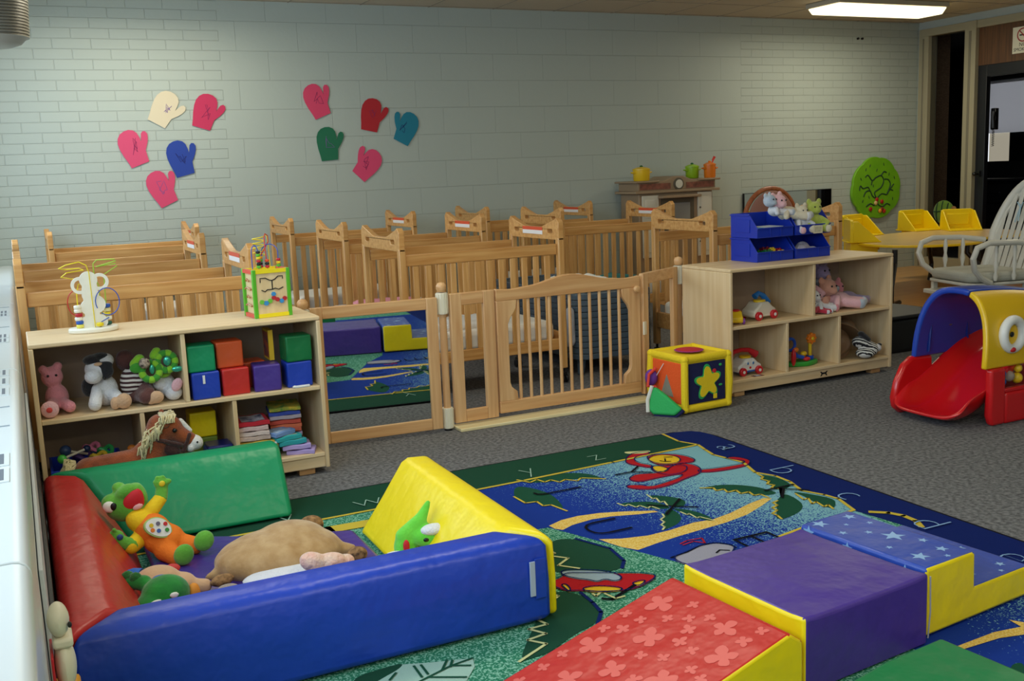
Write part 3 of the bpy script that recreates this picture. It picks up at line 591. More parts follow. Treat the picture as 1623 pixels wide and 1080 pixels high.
# ---------------------------------------------------------------- alphabet rug
def rugm(name, c, sp=None, amt=.5):
    if not sp: return mat(name, c, .95, bump=.3, bscale=500, spec=.1)
    m = mat(name, c, .95, spec=.1); nt = m.node_tree; b = nt.nodes['Principled BSDF']
    tc = nt.nodes.new('ShaderNodeTexCoord'); n = nt.nodes.new('ShaderNodeTexNoise'); n.inputs['Scale'].default_value = 170; n.inputs['Detail'].default_value = 1
    nt.links.new(tc.outputs['Object'], n.inputs[0]); rp = nt.nodes.new('ShaderNodeValToRGB'); rp.color_ramp.elements[0].position = amt-.03; rp.color_ramp.elements[1].position = amt+.03
    rp.color_ramp.elements[0].color = (*lin(c), 1); rp.color_ramp.elements[1].color = (*lin(sp), 1); nt.links.new(n.outputs[0], rp.inputs[0]); nt.links.new(rp.outputs[0], b.inputs['Base Color']); return m
M_WATER = mat('rug_water', '1c3c8c', .95, spec=.1); nt = M_WATER.node_tree
tc = nt.nodes.new('ShaderNodeTexCoord'); n = nt.nodes.new('ShaderNodeTexNoise'); n.inputs['Scale'].default_value = 170; n.inputs['Detail'].default_value = 1; nt.links.new(tc.outputs['Object'], n.inputs[0])
sx = nt.nodes.new('ShaderNodeSeparateXYZ'); nt.links.new(tc.outputs['Object'], sx.inputs[0])
# the dye goes from deep blue by the pen to pale blue towards the right border
m1 = nt.nodes.new('ShaderNodeMath'); m1.operation = 'MULTIPLY_ADD'; m1.inputs[1].default_value = .55; m1.inputs[2].default_value = -.40; nt.links.new(sx.outputs[0], m1.inputs[0])
m2 = nt.nodes.new('ShaderNodeMath'); m2.operation = 'MULTIPLY_ADD'; m2.inputs[1].default_value = .16; nt.links.new(sx.outputs[1], m2.inputs[0]); nt.links.new(m1.outputs[0], m2.inputs[2])
m3 = nt.nodes.new('ShaderNodeMath'); m3.operation = 'ADD'; nt.links.new(m2.outputs[0], m3.inputs[0]); nt.links.new(n.outputs[0], m3.inputs[1])
rp = nt.nodes.new('ShaderNodeValToRGB'); rp.color_ramp.elements[0].position = .62; rp.color_ramp.elements[1].position = .70; rp.color_ramp.elements[0].color = (*lin('16348a'), 1); rp.color_ramp.elements[1].color = (*lin('78aab4'), 1)
nt.links.new(m3.outputs[0], rp.inputs[0]); nt.links.new(rp.outputs[0], nt.nodes['Principled BSDF'].inputs['Base Color'])
RK = {'base': rugm('rug_speckled_green', '2c7458', '7fb49c', .54), 'water': M_WATER, 'navy': rugm('rug_navy', '0c2060'), 'dgreen': rugm('rug_dark_green', '1c4634'),
      'leaf': rugm('rug_leaf_green', '1a4c38'), 'yellow': rugm('rug_yellow', 'c8b040'), 'sand': rugm('rug_sand', 'd2a848', 'dcc070', .5), 'cream': rugm('rug_cream', 'c6c890'),
      'red': rugm('rug_red', 'b01c24'), 'gold': rugm('rug_gold', 'dcb428'), 'ink': rugm('rug_black', '0a0c14'), 'grey': rugm('rug_grey', '9896a4'), 'pale': rugm('rug_pale_blue', '86a8d0'),
      'palegreen': rugm('rug_pale_green', '98b8a8'), 'palewing': rugm('rug_wing', '94a8b4'), 'fern': rugm('rug_fern', '9cbcac'), 'edge': rugm('rug_binding', '14161c')}
RKK = list(RK); base((1.5, 2, 0)); b = MB()
# body of the rug with its rounded corner
def rr(d): return [(.1-d, -.2-d), (2.82+d, -.2-d), (2.82+d, 3.76), (2.805+d, 3.83+d/2), (2.77+d/2, 3.88+d/2), (2.70, 3.91+d), (.1-d, 3.91+d)]
b.prism(rr(.012), 0, .009, m=RKK.index('edge')); b.flat(rr(0), .0095, RKK.index('base'))
def rounded(p, it=2):
    for _ in range(it):
        q = []
        for i in range(len(p)):
            a, c = p[i], p[(i+1) % len(p)]; q += [(a[0]*.75+c[0]*.25, a[1]*.75+c[1]*.25), (a[0]*.25+c[0]*.75, a[1]*.25+c[1]*.75)]
        p = q
    return p
RUG_FILLS = [(c, p if k < 3 or c in ('sand', 'fern') else rounded(p)) for k, (c, p) in enumerate(RUG_FILLS)]
RUG_LINES = RUG_LINES+[('navy', .005, p+p[:1]) for c, p in RUG_FILLS if c in ('red', 'gold', 'palewing', 'grey')]
for k, (c, p) in enumerate(RUG_FILLS): b.flat(p, .0100+k*.00006, RKK.index(c))
for k, (c, w_, p) in enumerate(RUG_LINES): b.strip(p, w_, .0100+(len(RUG_FILLS)+k)*.00006, RKK.index(c))
for (ch, x, y, a, sz, c) in RUG_LETTERS: b.text(ch, sz*1.05, off=-.0055, M= Matrix.Translation((x, y, (.0100+(len(RUG_FILLS)+len(RUG_LINES)+4)*.00006))) @ Matrix.Rotation(math.radians(a), 4, 'Z'), m=RKK.index(c), depth=.0002)
setp(b.done('rug', [RK[k] for k in RKK], smooth=None, recalc=False), 'blue and green alphabet rug with jungle animals and palms', 'rug'); base()
RZ = .0165
# ---------------------------------------------------------------- soft play wall pieces
def bolster(name, label, p0, p1, inn, m, mit0, mit1, prof, group='soft vinyl bolsters of the play wall', seam=None):
    p0, p1, inn = Vector(p0), Vector(p1), Vector(inn); d = (p1-p0).normalized(); c = (p0+p1)/2
    base((c.x, c.y, 0)); b = MB(); NS = 14; rings = []
    for i in range(NS+1):
        ring = []
        for v, z in prof:
            a = p0+d*(v*mit0); e = p1-d*(v*mit1); q = a.lerp(e, i/NS)
            bulge = 1.0
            ring.append(b.bm.verts.new((q.x+inn.x*v, q.y+inn.y*v, RZ+z)))
        rings.append(ring)
    n = len(prof)
    for A, B in zip(rings, rings[1:]):
        for k in range(n): b.bm.faces.new((A[k], A[(k+1) % n], B[(k+1) % n], B[k]))
    b.bm.faces.new(rings[0][::-1]); b.bm.faces.new(rings[-1])
    o = b.done(name, m, bevel=.02, seg=4, smooth=60); setp(o, label, 'soft bolster', group); return o
PROF = [(0, 0), (0, .12), (.004, .220), (.022, .245), (.105, .249), (.13, .235), (.20, .12), (.27, .0)]
o = bolster('soft_bolster', 'blue vinyl soft bolster along the near side of the play wall', (.005, 2.40), (1.245, 2.40), (0, 1), V_BLUE, 1, 1, PROF)
base(o.location); setp(MB().box(1.172, 1.188, 2.392, 2.3975, .10, .20).box(1.188, 1.222, 2.393, 2.3975, .09, .205, 1).done('label_strip', [mat('pale_label', 'a8b4cc', .6), V_BLUE], o, bevel=.001), 'pale stitched label strip'); base()
bolster('soft_bolster', 'red vinyl soft bolster along the heater side of the play wall', (-.004, 3.94), (-.004, 2.40), (1, 0), V_RED, 1, 1, PROF)
bolster('soft_bolster', 'green vinyl soft bolster along the shelf side of the play wall', (.83, 3.955), (.0, 3.955), (0, -1), V_GREEN, 0, 1, PROF)
bolster('soft_bolster', 'yellow vinyl soft bolster closing the right side of the play wall', (1.262, 2.40), (1.275, 3.38), (-1, 0.0), V_YEL, 1, 0, [(0, 0), (0, .12), (.004, .220), (.022, .245), (.095, .249), (.12, .235), (.20, .12), (.29, .0)])
base((.62, 3.18, 0)); b = MB(); b.prism([(.285, 2.69), (.95, 2.69), (.95, 3.32), (.62, 3.46), (.285, 3.66)], RZ, RZ+.04); setp(b.done('floor_mat', V_PUR, bevel=.015, seg=3), 'flat purple vinyl mat on the floor inside the play wall', 'mat'); base()
MT = RZ+.04
# ---------------------------------------------------------------- soft climbing blocks in the front
def star(cx, cy, r, a0=0, inner=.42): return [(cx+r*(1 if k % 2 == 0 else inner)*math.cos(a0+PI*k/5), cy+r*(1 if k % 2 == 0 else inner)*math.sin(a0+PI*k/5)) for k in range(10)]
H = .205
t = thing('climbing_block', 'purple vinyl soft climbing cube with yellow side between ramp and steps', 'soft block', (1.75, 1.97, 0), 'soft climbing blocks')
b = MB(); n = 10; g = {}
for i in range(n+1):
    for j in range(n+1):
        u, v = i/n, j/n; e = 16*u*(1-u)*v*(1-v); cr = (max(0, 1-min(u, 1-u)*8)*max(0, 1-min(v, 1-v)*8))
        g[i, j] = b.bm.verts.new((1.535+.45*u, 1.755+.43*v, H-.006+.006*e+.006*cr))
lo = {}
for i in range(n+1):
    for j in range(n+1):
        if i in (0, n) or j in (0, n):
            lo[i, j] = b.bm.verts.new((1.535+.45*i/n, 1.755+.43*j/n, RZ))
for i in range(n):
    for j in range(n): b.bm.faces.new((g[i, j], g[i+1, j], g[i+1, j+1], g[i, j+1]))
    for j in (0, n): b.bm.faces.new((lo[i, j], lo[i+1, j], g[i+1, j], g[i, j]))
    if True:
        for k in (0, n): b.bm.faces.new((lo[k, i], lo[k, i+1], g[k, i+1], g[k, i])).material_index = 1 if k == 0 else 0
b.done('cover', [V_PUR, V_YEL], t, bevel=.010, seg=3)
MB().tube([(1.988, 1.757, RZ+.01), (1.990, 1.753, .1), (1.988, 1.754, H-.01)], .0022, 6).done('zip', mat('zip_grey', 'a8a4a8', .5), t)
base()
# star covered steps: high step against the cube, low step to the right
t = thing('climbing_steps', 'soft steps with pale stars on blue vinyl and yellow ends', 'soft block', (2.28, 1.99, 0), 'soft climbing blocks')
ST_B = vinyl('star_blue_vinyl', '2c4aa6'); 
prof = [(2.0, RZ), (2.46, RZ), (2.46, .104), (2.208, .104), (2.205, H), (2.0, H)]
b = MB(); b.prism(prof, 1.775, 2.205, 'y')
b.bm.faces.ensure_lookup_table(); b.bm.faces[0].material_index = 1; b.bm.faces[1].material_index = 1
body = b.done('cover', [ST_B, V_YEL], t, bevel=.010, seg=3)
M_STAR = mat('pale_star_print', '8fb6e0', .4)
rnd = random.Random(3)
stars = [(2.045, 2.17, .028), (2.10, 2.04, .014), (2.13, 1.98, .036), (2.165, 2.09, .012), (2.16, 2.16, .022), (2.04, 2.08, .015), (2.05, 1.93, .012), (2.165, 1.91, .016), (2.06, 1.84, .028), (2.15, 1.84, .020), (2.10, 2.12, .010), (2.12, 1.80, .011)]
for (x, y, r) in stars: MB().flat(star(x, y, r, rnd.uniform(0, 2)), H+.0006).done('star_print', M_STAR, t, smooth=None, recalc=False)
for (x, y, r) in ((2.27, 1.84, .022), (2.33, 1.92, .028), (2.40, 1.83, .016), (2.30, 2.02, .02), (2.38, 2.1, .026), (2.42, 1.97, .018), (2.26, 2.14, .016), (2.36, 1.80, .010)): MB().flat(star(x, y, r, rnd.uniform(0, 2)), .1046).done('star_print', M_STAR, t, smooth=None, recalc=False)
Mz = Matrix(((0, 0, -1, 1.9995), (-1, 0, 0, 0), (0, 1, 0, 0), (0, 0, 0, 1)))
for (y, z, r) in ((2.17, .19, .022), (2.03, .185, .018), (1.92, .17, .020), (1.84, .18, .018)): MB().flat(star(-y, z, r, .3), 0, M=Mz).done('star_print', M_STAR, t, smooth=None, recalc=False)
base()
# red ramp with butterfly print
t = thing('climbing_ramp', 'red vinyl soft ramp printed with pale butterflies, yellow sides', 'soft block', (1.2, 1.93, 0), 'soft climbing blocks')
RT = .187
b = MB(); b.prism([(.90, RZ), (1.522, RZ), (1.520, RT-.03), (1.478, RT), (.90, .045)], 1.745, 2.165, 'y'); b.bm.faces.ensure_lookup_table(); b.bm.faces[0].material_index = 1; b.bm.faces[1].material_index = 1
b.done('cover', [vinyl('bright_red_vinyl', 'be2824'), V_YEL], t, bevel=.008, seg=3)
sl = math.atan2(RT-.045, .578); Ms = Matrix.Translation((.90, 0, .0455)) @ Matrix.Rotation(-sl, 4, 'Y')
def butterfly(cx, cy, r, a):
    out = []
    for k in range(36):
        th = 2*PI*k/36; s2 = abs(math.sin(2*th))**.75; rr_ = r*(.34+(.70 if math.sin(th) > 0 else .50)*s2+.04*math.cos(9*th)); out.append((cx+rr_*math.cos(th+a), cy+rr_*math.sin(th+a)))
    return out
rnd = random.Random(11); pl = []
for _ in range(1500):
    r = rnd.choice((.018, .022, .036, .042, .047)); x = rnd.uniform(.03, .57); y = rnd.uniform(1.76, 2.15)
    if all(math.hypot(x-a, y-c) > r+q+.006 for a, c, q in pl) and .03+r < x < .58-r and 1.752+r < y < 2.158-r: pl.append((x, y, r))
for x, y, r in pl: MB().flat(butterfly(x, y, r, rnd.uniform(0, 6)), .0003, M=Ms).done('butterfly_print', mat('pale_red_print', 'd85c54', .4), t, smooth=None, recalc=False)
base()
base((1.45, 1.27, 0)); b = MB(); b.prism([(1.10, RZ), (1.70, RZ), (1.70, H), (1.52, H), (1.10, .16)], 1.05, 1.515, 'y'); setp(b.done('climbing_block', V_DGR, bevel=.010, seg=3), 'green vinyl soft block at the bottom edge in front of the purple cube', 'soft block', 'soft climbing blocks'); base()
PV = Vector((1.75, 1.97, 0))
for o in list(SC.objects):      # the row of climbing pieces stands turned a little on the rug
    if o.parent is None and o.get('group') == 'soft climbing blocks':
        o.location = PV+Matrix.Rotation(math.radians(5.5), 3, 'Z') @ (Vector(o.location)-PV); o.rotation_euler.z = math.radians(5.5)
# ---------------------------------------------------------------- shape sorting fabric cube by the gate
t = thing('activity_cube', 'soft fabric cube with yellow piping, star window and orange side by the gate', 'toy cube', (3.10, 4.34, 0), None, math.radians(3), local=True)
FY = mat('yellow_fabric', 'f2d21c', .8, bump=.3, bscale=120); FO = mat('orange_fabric', 'ee5a1c', .8, bump=.2, bscale=100); FN = mat('navy_fabric', '12184c', .85, bump=.2, bscale=120); FR = mat('red_fabric', 'c01c30', .8, bump=.2, bscale=100); FG = mat('green_fabric', '2cae5c', .8, bump=.2, bscale=100)
s_ = .14; hz = .29
MB().box(-s_, s_, -s_, s_, .02, hz).done('body', FY, t, bevel=.012, seg=3)
b = MB()
for z in (.028, hz-.006):
    b.tube([(-s_, -s_, z), (s_, -s_, z), (s_, s_, z), (-s_, s_, z)], .019, 10, closed=True)
    for cx, cy in ((-s_, -s_), (s_, -s_), (s_, s_), (-s_, s_)): b.ell((cx, cy, z), .021)
for cx, cy in ((-s_, -s_), (s_, -s_), (s_, s_), (-s_, s_)): b.tube([(cx, cy, .028), (cx*1.04, cy*1.04, hz/2), (cx, cy, hz-.006)], .019, 10)
b.done('piping', FY, t)
b = MB(); b.box(-s_+.02, s_-.02, -s_-.006, -s_+.004, .05, hz-.03); b.done('front_panel', FN, t, bevel=.004)
Mf = Matrix(((1, 0, 0, 0), (0, 0, 1, -s_-.009), (0, 1, 0, 0), (0, 0, 0, 1)))
def blobstar(cx, cy, r):
    return [(cx+r*(.78+.22*math.cos(5*a)+.05*math.cos(2*a+1))*math.cos(a+PI/2+.08), cy+r*(.78+.22*math.cos(5*a)+.05*math.cos(2*a+1))*math.sin(a+PI/2+.08)) for a in [2*PI*k/60 for k in range(60)]]
b = MB(); b.shape(blobstar(.0, .155, .092), [], .004, Mf, 0); b.done('star_outline', FG, t); b = MB(); b.shape(blobstar(.0, .155, .080), [], .010, Mf, 0); b.box(.035, .055, -s_-.016, -s_-.01, .065, .09, M=None); b.done('star_patch', FY, t)
b = MB(); b.ell((.045, -s_-.008, .205), (.014, .004, .014)); b.done('dot_patch', FR, t)
b = MB(); b.ell((.085, -s_-.008, .235), (.010, .003, .007)); b.ell((.085, -s_-.008, .13), (.012, .003, .006)); b.done('leaf_patch', FG, t)
b = MB(); b.box(-s_-.006, -s_+.004, -s_+.02, s_-.02, .05, hz-.03); b.done('side_panel', FO, t, bevel=.004)
b = MB(); b.prism([(-.055, .08), (.05, .08), (0, .19)], -s_-.008, -s_-.006, 'x'); b.done('triangle_window', mat('clear_vinyl_window', '8a8a7c', .25), t)
b = MB(); b.tube([(-s_-.010, .02, .245), (-s_-.028, .07, .165), (-s_-.03, .085, .15)], .0022, 6); b.done('cord', M_WHITE, t)
b = MB(); b.ell((0, 0, hz+.012), (.078, .078, .006)); b.done('round_patch_rim', mat('purple_fabric', '9a2c70', .8), t); b = MB(); b.ell((0, 0, hz+.014), (.068, .068, .007)); b.done('round_patch', FR, t)
ht = plush('hanging_toy', mat('violet_fabric', '6a3ca0', .8), [((-.178, .09, .165), (.034, .034, .045))], t); MB().tube([(-.165, .07, .215), (-.215, .06, .19), (-.225, .06, .13), (-.18, .05, .12)], .008, 8).done('strap', mat('coral_strap', 'e04438', .7), ht)
t = thing('fabric_triangle', 'green fabric triangle piece with white edge leaning on the soft cube', 'toy', (2.90, 4.27, 0))
b = MB(); Mq = Matrix.Translation((2.885, 4.235, .075)) @ Euler((math.radians(78), 0, math.radians(-52))).to_matrix().to_4x4()
b.prism([(-.09, -.05), (-.065, -.07), (.05, -.07), (.085, -.035), (.0, .03), (-.06, .07), (-.085, .06)], -.02, .02, M=Mq); b.done('body', FG, t, bevel=.012, seg=3)
b = MB(); b.tube([Mq @ Vector(p) for p in ((-.09, -.06, .02), (-.095, .0, .02), (-.075, .075, .02))], .010, 8); b.done('fringe', mat('white_fringe', 'dcdcd4', .9), t)
b = MB(); b.tube([Mq @ Vector(p) for p in ((-.06, -.075, 0), (.05, -.078, 0), (.09, -.04, 0))], .010, 8); b.done('trim', FN, t)
base()
# ---------------------------------------------------------------- on top of the left shelf
ZT = .69
t = thing('bead_maze', 'white bead maze toy with curly yellow and green wires on the left shelf', 'toy', (.25, 4.43, ZT))
b = MB(); b.prism([(.25+.095*math.cos(a), 4.43+.065*math.sin(a)) for a in [2*PI*k/32 for k in range(32)]], ZT, ZT+.02); b.done('base', mat('painted_white_wood', 'ece8d8', .45), t, bevel=.006, seg=3)
def outline(pts_r): # union of discs -> silhouette board
    b = MB()
    for iq, (x, z, r, hole) in enumerate(pts_r):
        o = [(x+r*math.cos(2*PI*k/24), z+r*math.sin(2*PI*k/24)) for k in range(24)]
        h = [[(x+hole*math.cos(2*PI*k/20), z+hole*math.sin(2*PI*k/20)) for k in range(20)]] if hole else []
        b.shape(o, h, .0135+.0004*iq, Matrix(((1, 0, 0, .25), (0, 0, 1, 4.425), (0, 1, 0, ZT), (0, 0, 0, 1))))
    b.box(.222, .278, 4.418, 4.432, ZT+.02, ZT+.19)
    return b
outline([(-.002, .21, .034, 0), (-.035, .19, .034, .022), (.04, .2, .034, .022), (0, .15, .032, 0), (.018, .11, .036, 0), (-.012, .10, .03, 0), (-.02, .04, .026, 0), (.028, .04, .028, 0), (0, .17, .03, 0)]).done('back_board', MC['painted_white_wood'], t)
def wire(pts, m, name='wire', r=.0022, par=None): 
    b = MB(); b.tube(pts, r, 6); return b.done(name, m, par or t)
WY_ = mat('yellow_wire', 'e6d020', .35); WG = mat('green_wire', '9cc83c', .35); WB = mat('blue_wire', '2450b0', .35); WR = mat('red_wire', 'c02028', .35)
wire([(.255, 4.40, ZT+.02), (.252, 4.40, ZT+.24), (.245, 4.40, ZT+.27), (.22, 4.41, ZT+.285), (.17, 4.42, ZT+.275), (.145, 4.44, ZT+.262), (.17, 4.46, ZT+.255), (.22, 4.44, ZT+.258), (.235, 4.43, ZT+.25), (.17, 4.41, ZT+.245), (.15, 4.43, ZT+.228), (.19, 4.47, ZT+.215), (.235, 4.47, ZT+.208), (.25, 4.46, ZT+.2), (.21, 4.43, ZT+.195), (.20, 4.42, ZT+.16), (.197, 4.42, ZT+.06)], WY_)
wire([(.29, 4.47, ZT+.02), (.288, 4.47, ZT+.18), (.275, 4.47, ZT+.22), (.275, 4.47, ZT+.27), (.29, 4.46, ZT+.285), (.355, 4.44, ZT+.285), (.36, 4.44, ZT+.278), (.285, 4.46, ZT+.258), (.36, 4.47, ZT+.265), (.365, 4.47, ZT+.255), (.31, 4.45, ZT+.225), (.305, 4.45, ZT+.04)], WG)
wire(arc((.31, 4.40, ZT+.12), .045, -2.2, 3.6, 20, 'xz', .055), WB)
wire([(.275, 4.40, ZT+.02), (.28, 4.40, ZT+.04), (.31, 4.40, ZT+.055)], WB)
wire(arc((.195, 4.43, ZT+.12), .032, 1.4, 4.6, 14, 'xz', .05), WR)
bd = [(.197, 4.42, .105, 'ece8d8'), (.197, 4.42, .09, 'ece8d8'), (.2, 4.42, .073, 'b4202c'), (.197, 4.42, .058, 'ece8d8'), (.2, 4.42, .043, '2858b4'), (.2, 4.42, .028, 'e8dc60'),
      (.308, 4.44, .1, '2858b4'), (.308, 4.44, .083, 'e8dca0'), (.306, 4.44, .066, 'e8d020'), (.31, 4.44, .05, 'ece8d8'), (.308, 4.44, .03, '1c5848'), (.272, 4.39, .032, 'e8d020')]
for x, y, z, c in bd: b = MB(); b.cyl((x, y, ZT+z-.008), (x, y, ZT+z+.007), .0145, n=14); b.done('bead', mat('bead_'+c, c, .35), t, bevel=.004)
base()
t = thing('play_cube', 'wooden activity cube with green edges and looping bead wires on the left shelf', 'toy cube', (.95, 4.40, ZT), None, math.radians(6), local=True)
MW = wood('play_cube_maple', 'e8d0a0', 'dcc090', 'z'); CG = mat('lime_paint', '58b428', .4); CYL = mat('yellow_paint', 'f0dc20', .4); CRD = mat('coral_paint', 'd8503c', .4)
sw, sd, sh = .082, .075, .205
MB().box(-sw+.012, sw-.012, -sd+.006, sd-.006, .012, sh-.012).done('body', MW, t)
for sx in (-1, 1):
    for sy in (-1, 1): b = MB(); b.box(min(sx*sw, sx*(sw-.016)), max(sx*sw, sx*(sw-.016)), min(sy*sd, sy*(sd-.016)), max(sy*sd, sy*(sd-.016)), 0, sh); b.done('corner_post', CG, t, bevel=.002)
for z in (.001, sh-.017):
    for sy in (-1, 1): b = MB(); b.box(-sw+.016, sw-.016, min(sy*(sd-.001), sy*(sd-.014)), max(sy*(sd-.001), sy*(sd-.014)), z, z+.016); b.done('edge_strip', CYL, t)
    for sx in (-1, 1): b = MB(); b.box(min(sx*(sw-.001), sx*(sw-.014)), max(sx*(sw-.001), sx*(sw-.014)), -sd+.016, sd-.016, z, z+.016); b.done('edge_strip', CRD, t)
Mf = Matrix(((1, 0, 0, 0), (0, 0, 1, -sd+.004), (0, 1, 0, 0), (0, 0, 0, 1)))
b = MB()
for pts in ([(-.048, .150), (-.048, .168), (-.025, .168), (-.008, .158), (.003, .156), (.015, .16), (.03, .172), (.05, .172), (.05, .160)], [(.003, .156), (.003, .118)], [(-.045, .118), (-.03, .110), (-.02, .118), (.003, .118), (.015, .122), (.03, .116), (.05, .124)]):
    b.tube([(x, -sd+.0045, z) for x, z in pts], .0022, 6)
b.done('groove', M_INK, t)
for x, z, c, r in ((.005, .098, '3c90d0', .010), (.005, .082, 'b82c34', .009), (.02, .074, 'b82c34', .009), (.038, .066, '3c90d0', .010), (.052, .076, 'b82c34', .009), (-.012, .07, '70c040', .010), (-.03, .062, '3c90d0', .011), (-.048, .068, '70c040', .010)):
    b = MB(); b.cyl((x, -sd+.006, z), (x, -sd-.002, z), r, n=6 if c != 'b82c34' else 14); b.done('slider', mat('paint_'+c, c, .4), t)
b = MB()
for k in range(4): b.tube([(-sw+.002, -.035+.02*(k % 2), .05+.035*k), (-sw-.002, 0, .06+.035*k), (-sw+.002, .04-.02*(k % 2), .05+.035*k)], .004, 6)
b.done('side_carving', wood('carved_wood', 'c8884c', '9c5c34', 'z'), t)
def hoop(x0, x1, y0, y1, h, m, n=12):
    return [(x0, y0, sh)]+[(x0+(x1-x0)*(.5-.5*math.cos(PI*k/n)), y0+(y1-y0)*k/n, sh+h-.03+.03*math.sin(PI*k/n)) for k in range(n+1)]+[(x1, y1, sh)]
wire(hoop(-.06, -.035, -.02, -.03, .10, 0), WB); wire(hoop(.0, .055, .03, -.02, .10, 0), WB)
wire([(-.02, -.01, sh), (-.022, -.01, sh+.05), (.0, 0, sh+.075), (.03, .02, sh+.11), (.03, .02, sh+.135), (.015, .01, sh+.145), (.0, -.02, sh+.13), (-.003, -.03, sh+.10), (0, -.035, sh)], WR)
pts = [(-.025, .02, sh+.03)]
for k in range(44): a = 2*PI*k/11; pts.append((-.008+.026*math.cos(a), .035+.02*math.sin(a), sh+.055+k*.0018))
pts += [(.03, .035, sh+.14), (.034, .035, sh+.1), (.036, .035, sh)]
wire([(-.035, .01, sh)]+pts, WY_)
for x, y, seq in ((-.035, -.03, ('58b428', '141418', 'c02830', 'e8c820', '58b428', '141418')), (0, -.035, ('c02830', '141418', 'd84c20')), (.055, -.02, ('58b428', 'e8c820', 'c02830')), (-.02, -.01, ('c02830', '141418', '58b428', 'e8a020'))):
    for k, c in enumerate(seq): b = MB(); b.cyl((x, y, sh+.003+k*.0125), (x, y, sh+.014+k*.0125), .0095, n=12); b.done('bead', mat('bead_'+c, c, .35), t, bevel=.003)
base()
# ---------------------------------------------------------------- plush animals in the left shelf
PINK = fur('pink_plush', 'dc8c98'); WHT = fur('white_plush', 'dcdce0'); BLK = fur('black_plush', '16161c'); TAN = fur('tan_plush', 'd0a884'); BRN = fur('brown_plush', '5c3430')
CREAMF = fur('cream_plush', 'd8cdb4'); GRNF = fur('green_plush', '68b03c', '94d050'); LPINK = fur('light_pink_plush', 'e6b4bc')
z0 = MIDZ
def eyes(pts, r, par, c=None):
    for p in pts: MB().ell(p, r, u=10, v=8).done('eye', c or M_BLACK, par)
t = thing('plush_bear', 'pink plush animal in the left corner of the left shelf', 'plush toy', (.09, 4.40, z0))
plush('body', PINK, [((.085, 4.40, z0+.055), (.045, .045, .055)), ((.075, 4.40, z0+.14), (.042, .04, .042)), ((.045, 4.38, z0+.175), .018), ((.10, 4.40, z0+.18), .018), ('l', (.07, 4.36, z0+.04), (.055, 4.29, z0+.035), .024, .026), ('l', (.10, 4.36, z0+.04), (.125, 4.30, z0+.03), .022, .024)], t)
plush('paw', LPINK, [((.052, 4.262, z0+.035), (.034, .018, .034))], t, .004); plush('heart_patch', mat('coral_patch', 'd84a48', .8), [((.05, 4.246, z0+.036), (.012, .006, .012))], t, .003, 2); eyes([(.06, 4.36, z0+.15), (.09, 4.36, z0+.15)], .005, t)
t = thing('plush_cow', 'black and white plush cow sitting on the left shelf', 'plush toy', (.27, 4.38, z0))
plush('body', WHT, [((.265, 4.37, z0+.065), (.05, .05, .065)), ('l', (.235, 4.34, z0+.08), (.215, 4.275, z0+.03), .024, .026), ('l', (.29, 4.34, z0+.05), (.305, 4.285, z0+.035), .028, .028)], t)
plush('head', WHT, [((.245, 4.36, z0+.155), (.052, .05, .045)), ((.222, 4.315, z0+.135), (.034, .035, .03)), ((.275, 4.38, z0+.185), (.035, .04, .03))], t)
plush('black_patch', BLK, [((.27, 4.328, z0+.150), (.032, .022, .034)), ((.225, 4.36, z0+.195), (.035, .036, .022)), ((.258, 4.37, z0+.207), (.032, .03, .014)), ((.268, 4.325, z0+.175), (.034, .014, .016)), ((.205, 4.37, z0+.085), (.03, .03, .04))], t)
plush('hoof', TAN, [((.322, 4.262, z0+.033), (.030, .024, .032)), ((.288, 4.265, z0+.027), (.018, .02, .026))], t, .004); plush('ear', TAN, [((.245, 4.318, z0+.182), (.018, .008, .008))], t, .003)
eyes([(.262, 4.303, z0+.125)], .006, t)
t = thing('plush_monkey', 'dark brown plush monkey in a brown and white striped shirt', 'plush toy', (.38, 4.38, z0))
STR = mat('striped_knit', 'ece4dc', .9, bump=.4, bscale=150); nt = STR.node_tree; tc = nt.nodes.new('ShaderNodeTexCoord'); wv = nt.nodes.new('ShaderNodeTexWave'); wv.bands_direction = 'Z'; wv.inputs['Scale'].default_value = 17; wv.inputs['Distortion'].default_value = .6
rp = nt.nodes.new('ShaderNodeValToRGB'); rp.color_ramp.interpolation = 'CONSTANT'; rp.color_ramp.elements[1].position = .5; rp.color_ramp.elements[0].color = (*lin('44282a'), 1); rp.color_ramp.elements[1].color = (*lin('e4dcd4'), 1)
nt.links.new(tc.outputs['Object'], wv.inputs[0]); nt.links.new(wv.outputs[1], rp.inputs[0]); nt.links.new(rp.outputs[0], nt.nodes['Principled BSDF'].inputs['Base Color'])
plush('shirt', STR, [((.365, 4.36, z0+.085), (.045, .045, .065)), ((.395, 4.33, z0+.10), (.025, .03, .035))], t)
plush('body', BRN, [((.385, 4.36, z0+.035), (.05, .05, .035)), ('l', (.41, 4.33, z0+.075), (.42, 4.28, z0+.05), .026, .026), ((.355, 4.42, z0+.17), (.04, .035, .045)), ('l', (.39, 4.33, z0+.035), (.405, 4.27, z0+.035), .028, .028)], t)
plush('foot_sole', TAN, [((.445, 4.262, z0+.032), (.030, .022, .026)), ((.425, 4.27, z0+.022), (.02, .02, .02))], t, .004)
t = thing('ring_caterpillar', 'bright green segmented caterpillar ring toy on top of the monkey', 'toy', (.46, 4.34, z0+.1))
CG1 = fur('lime_segment', '86c428', None, .3); CG2 = fur('green_segment', '3c9428', None, .3)
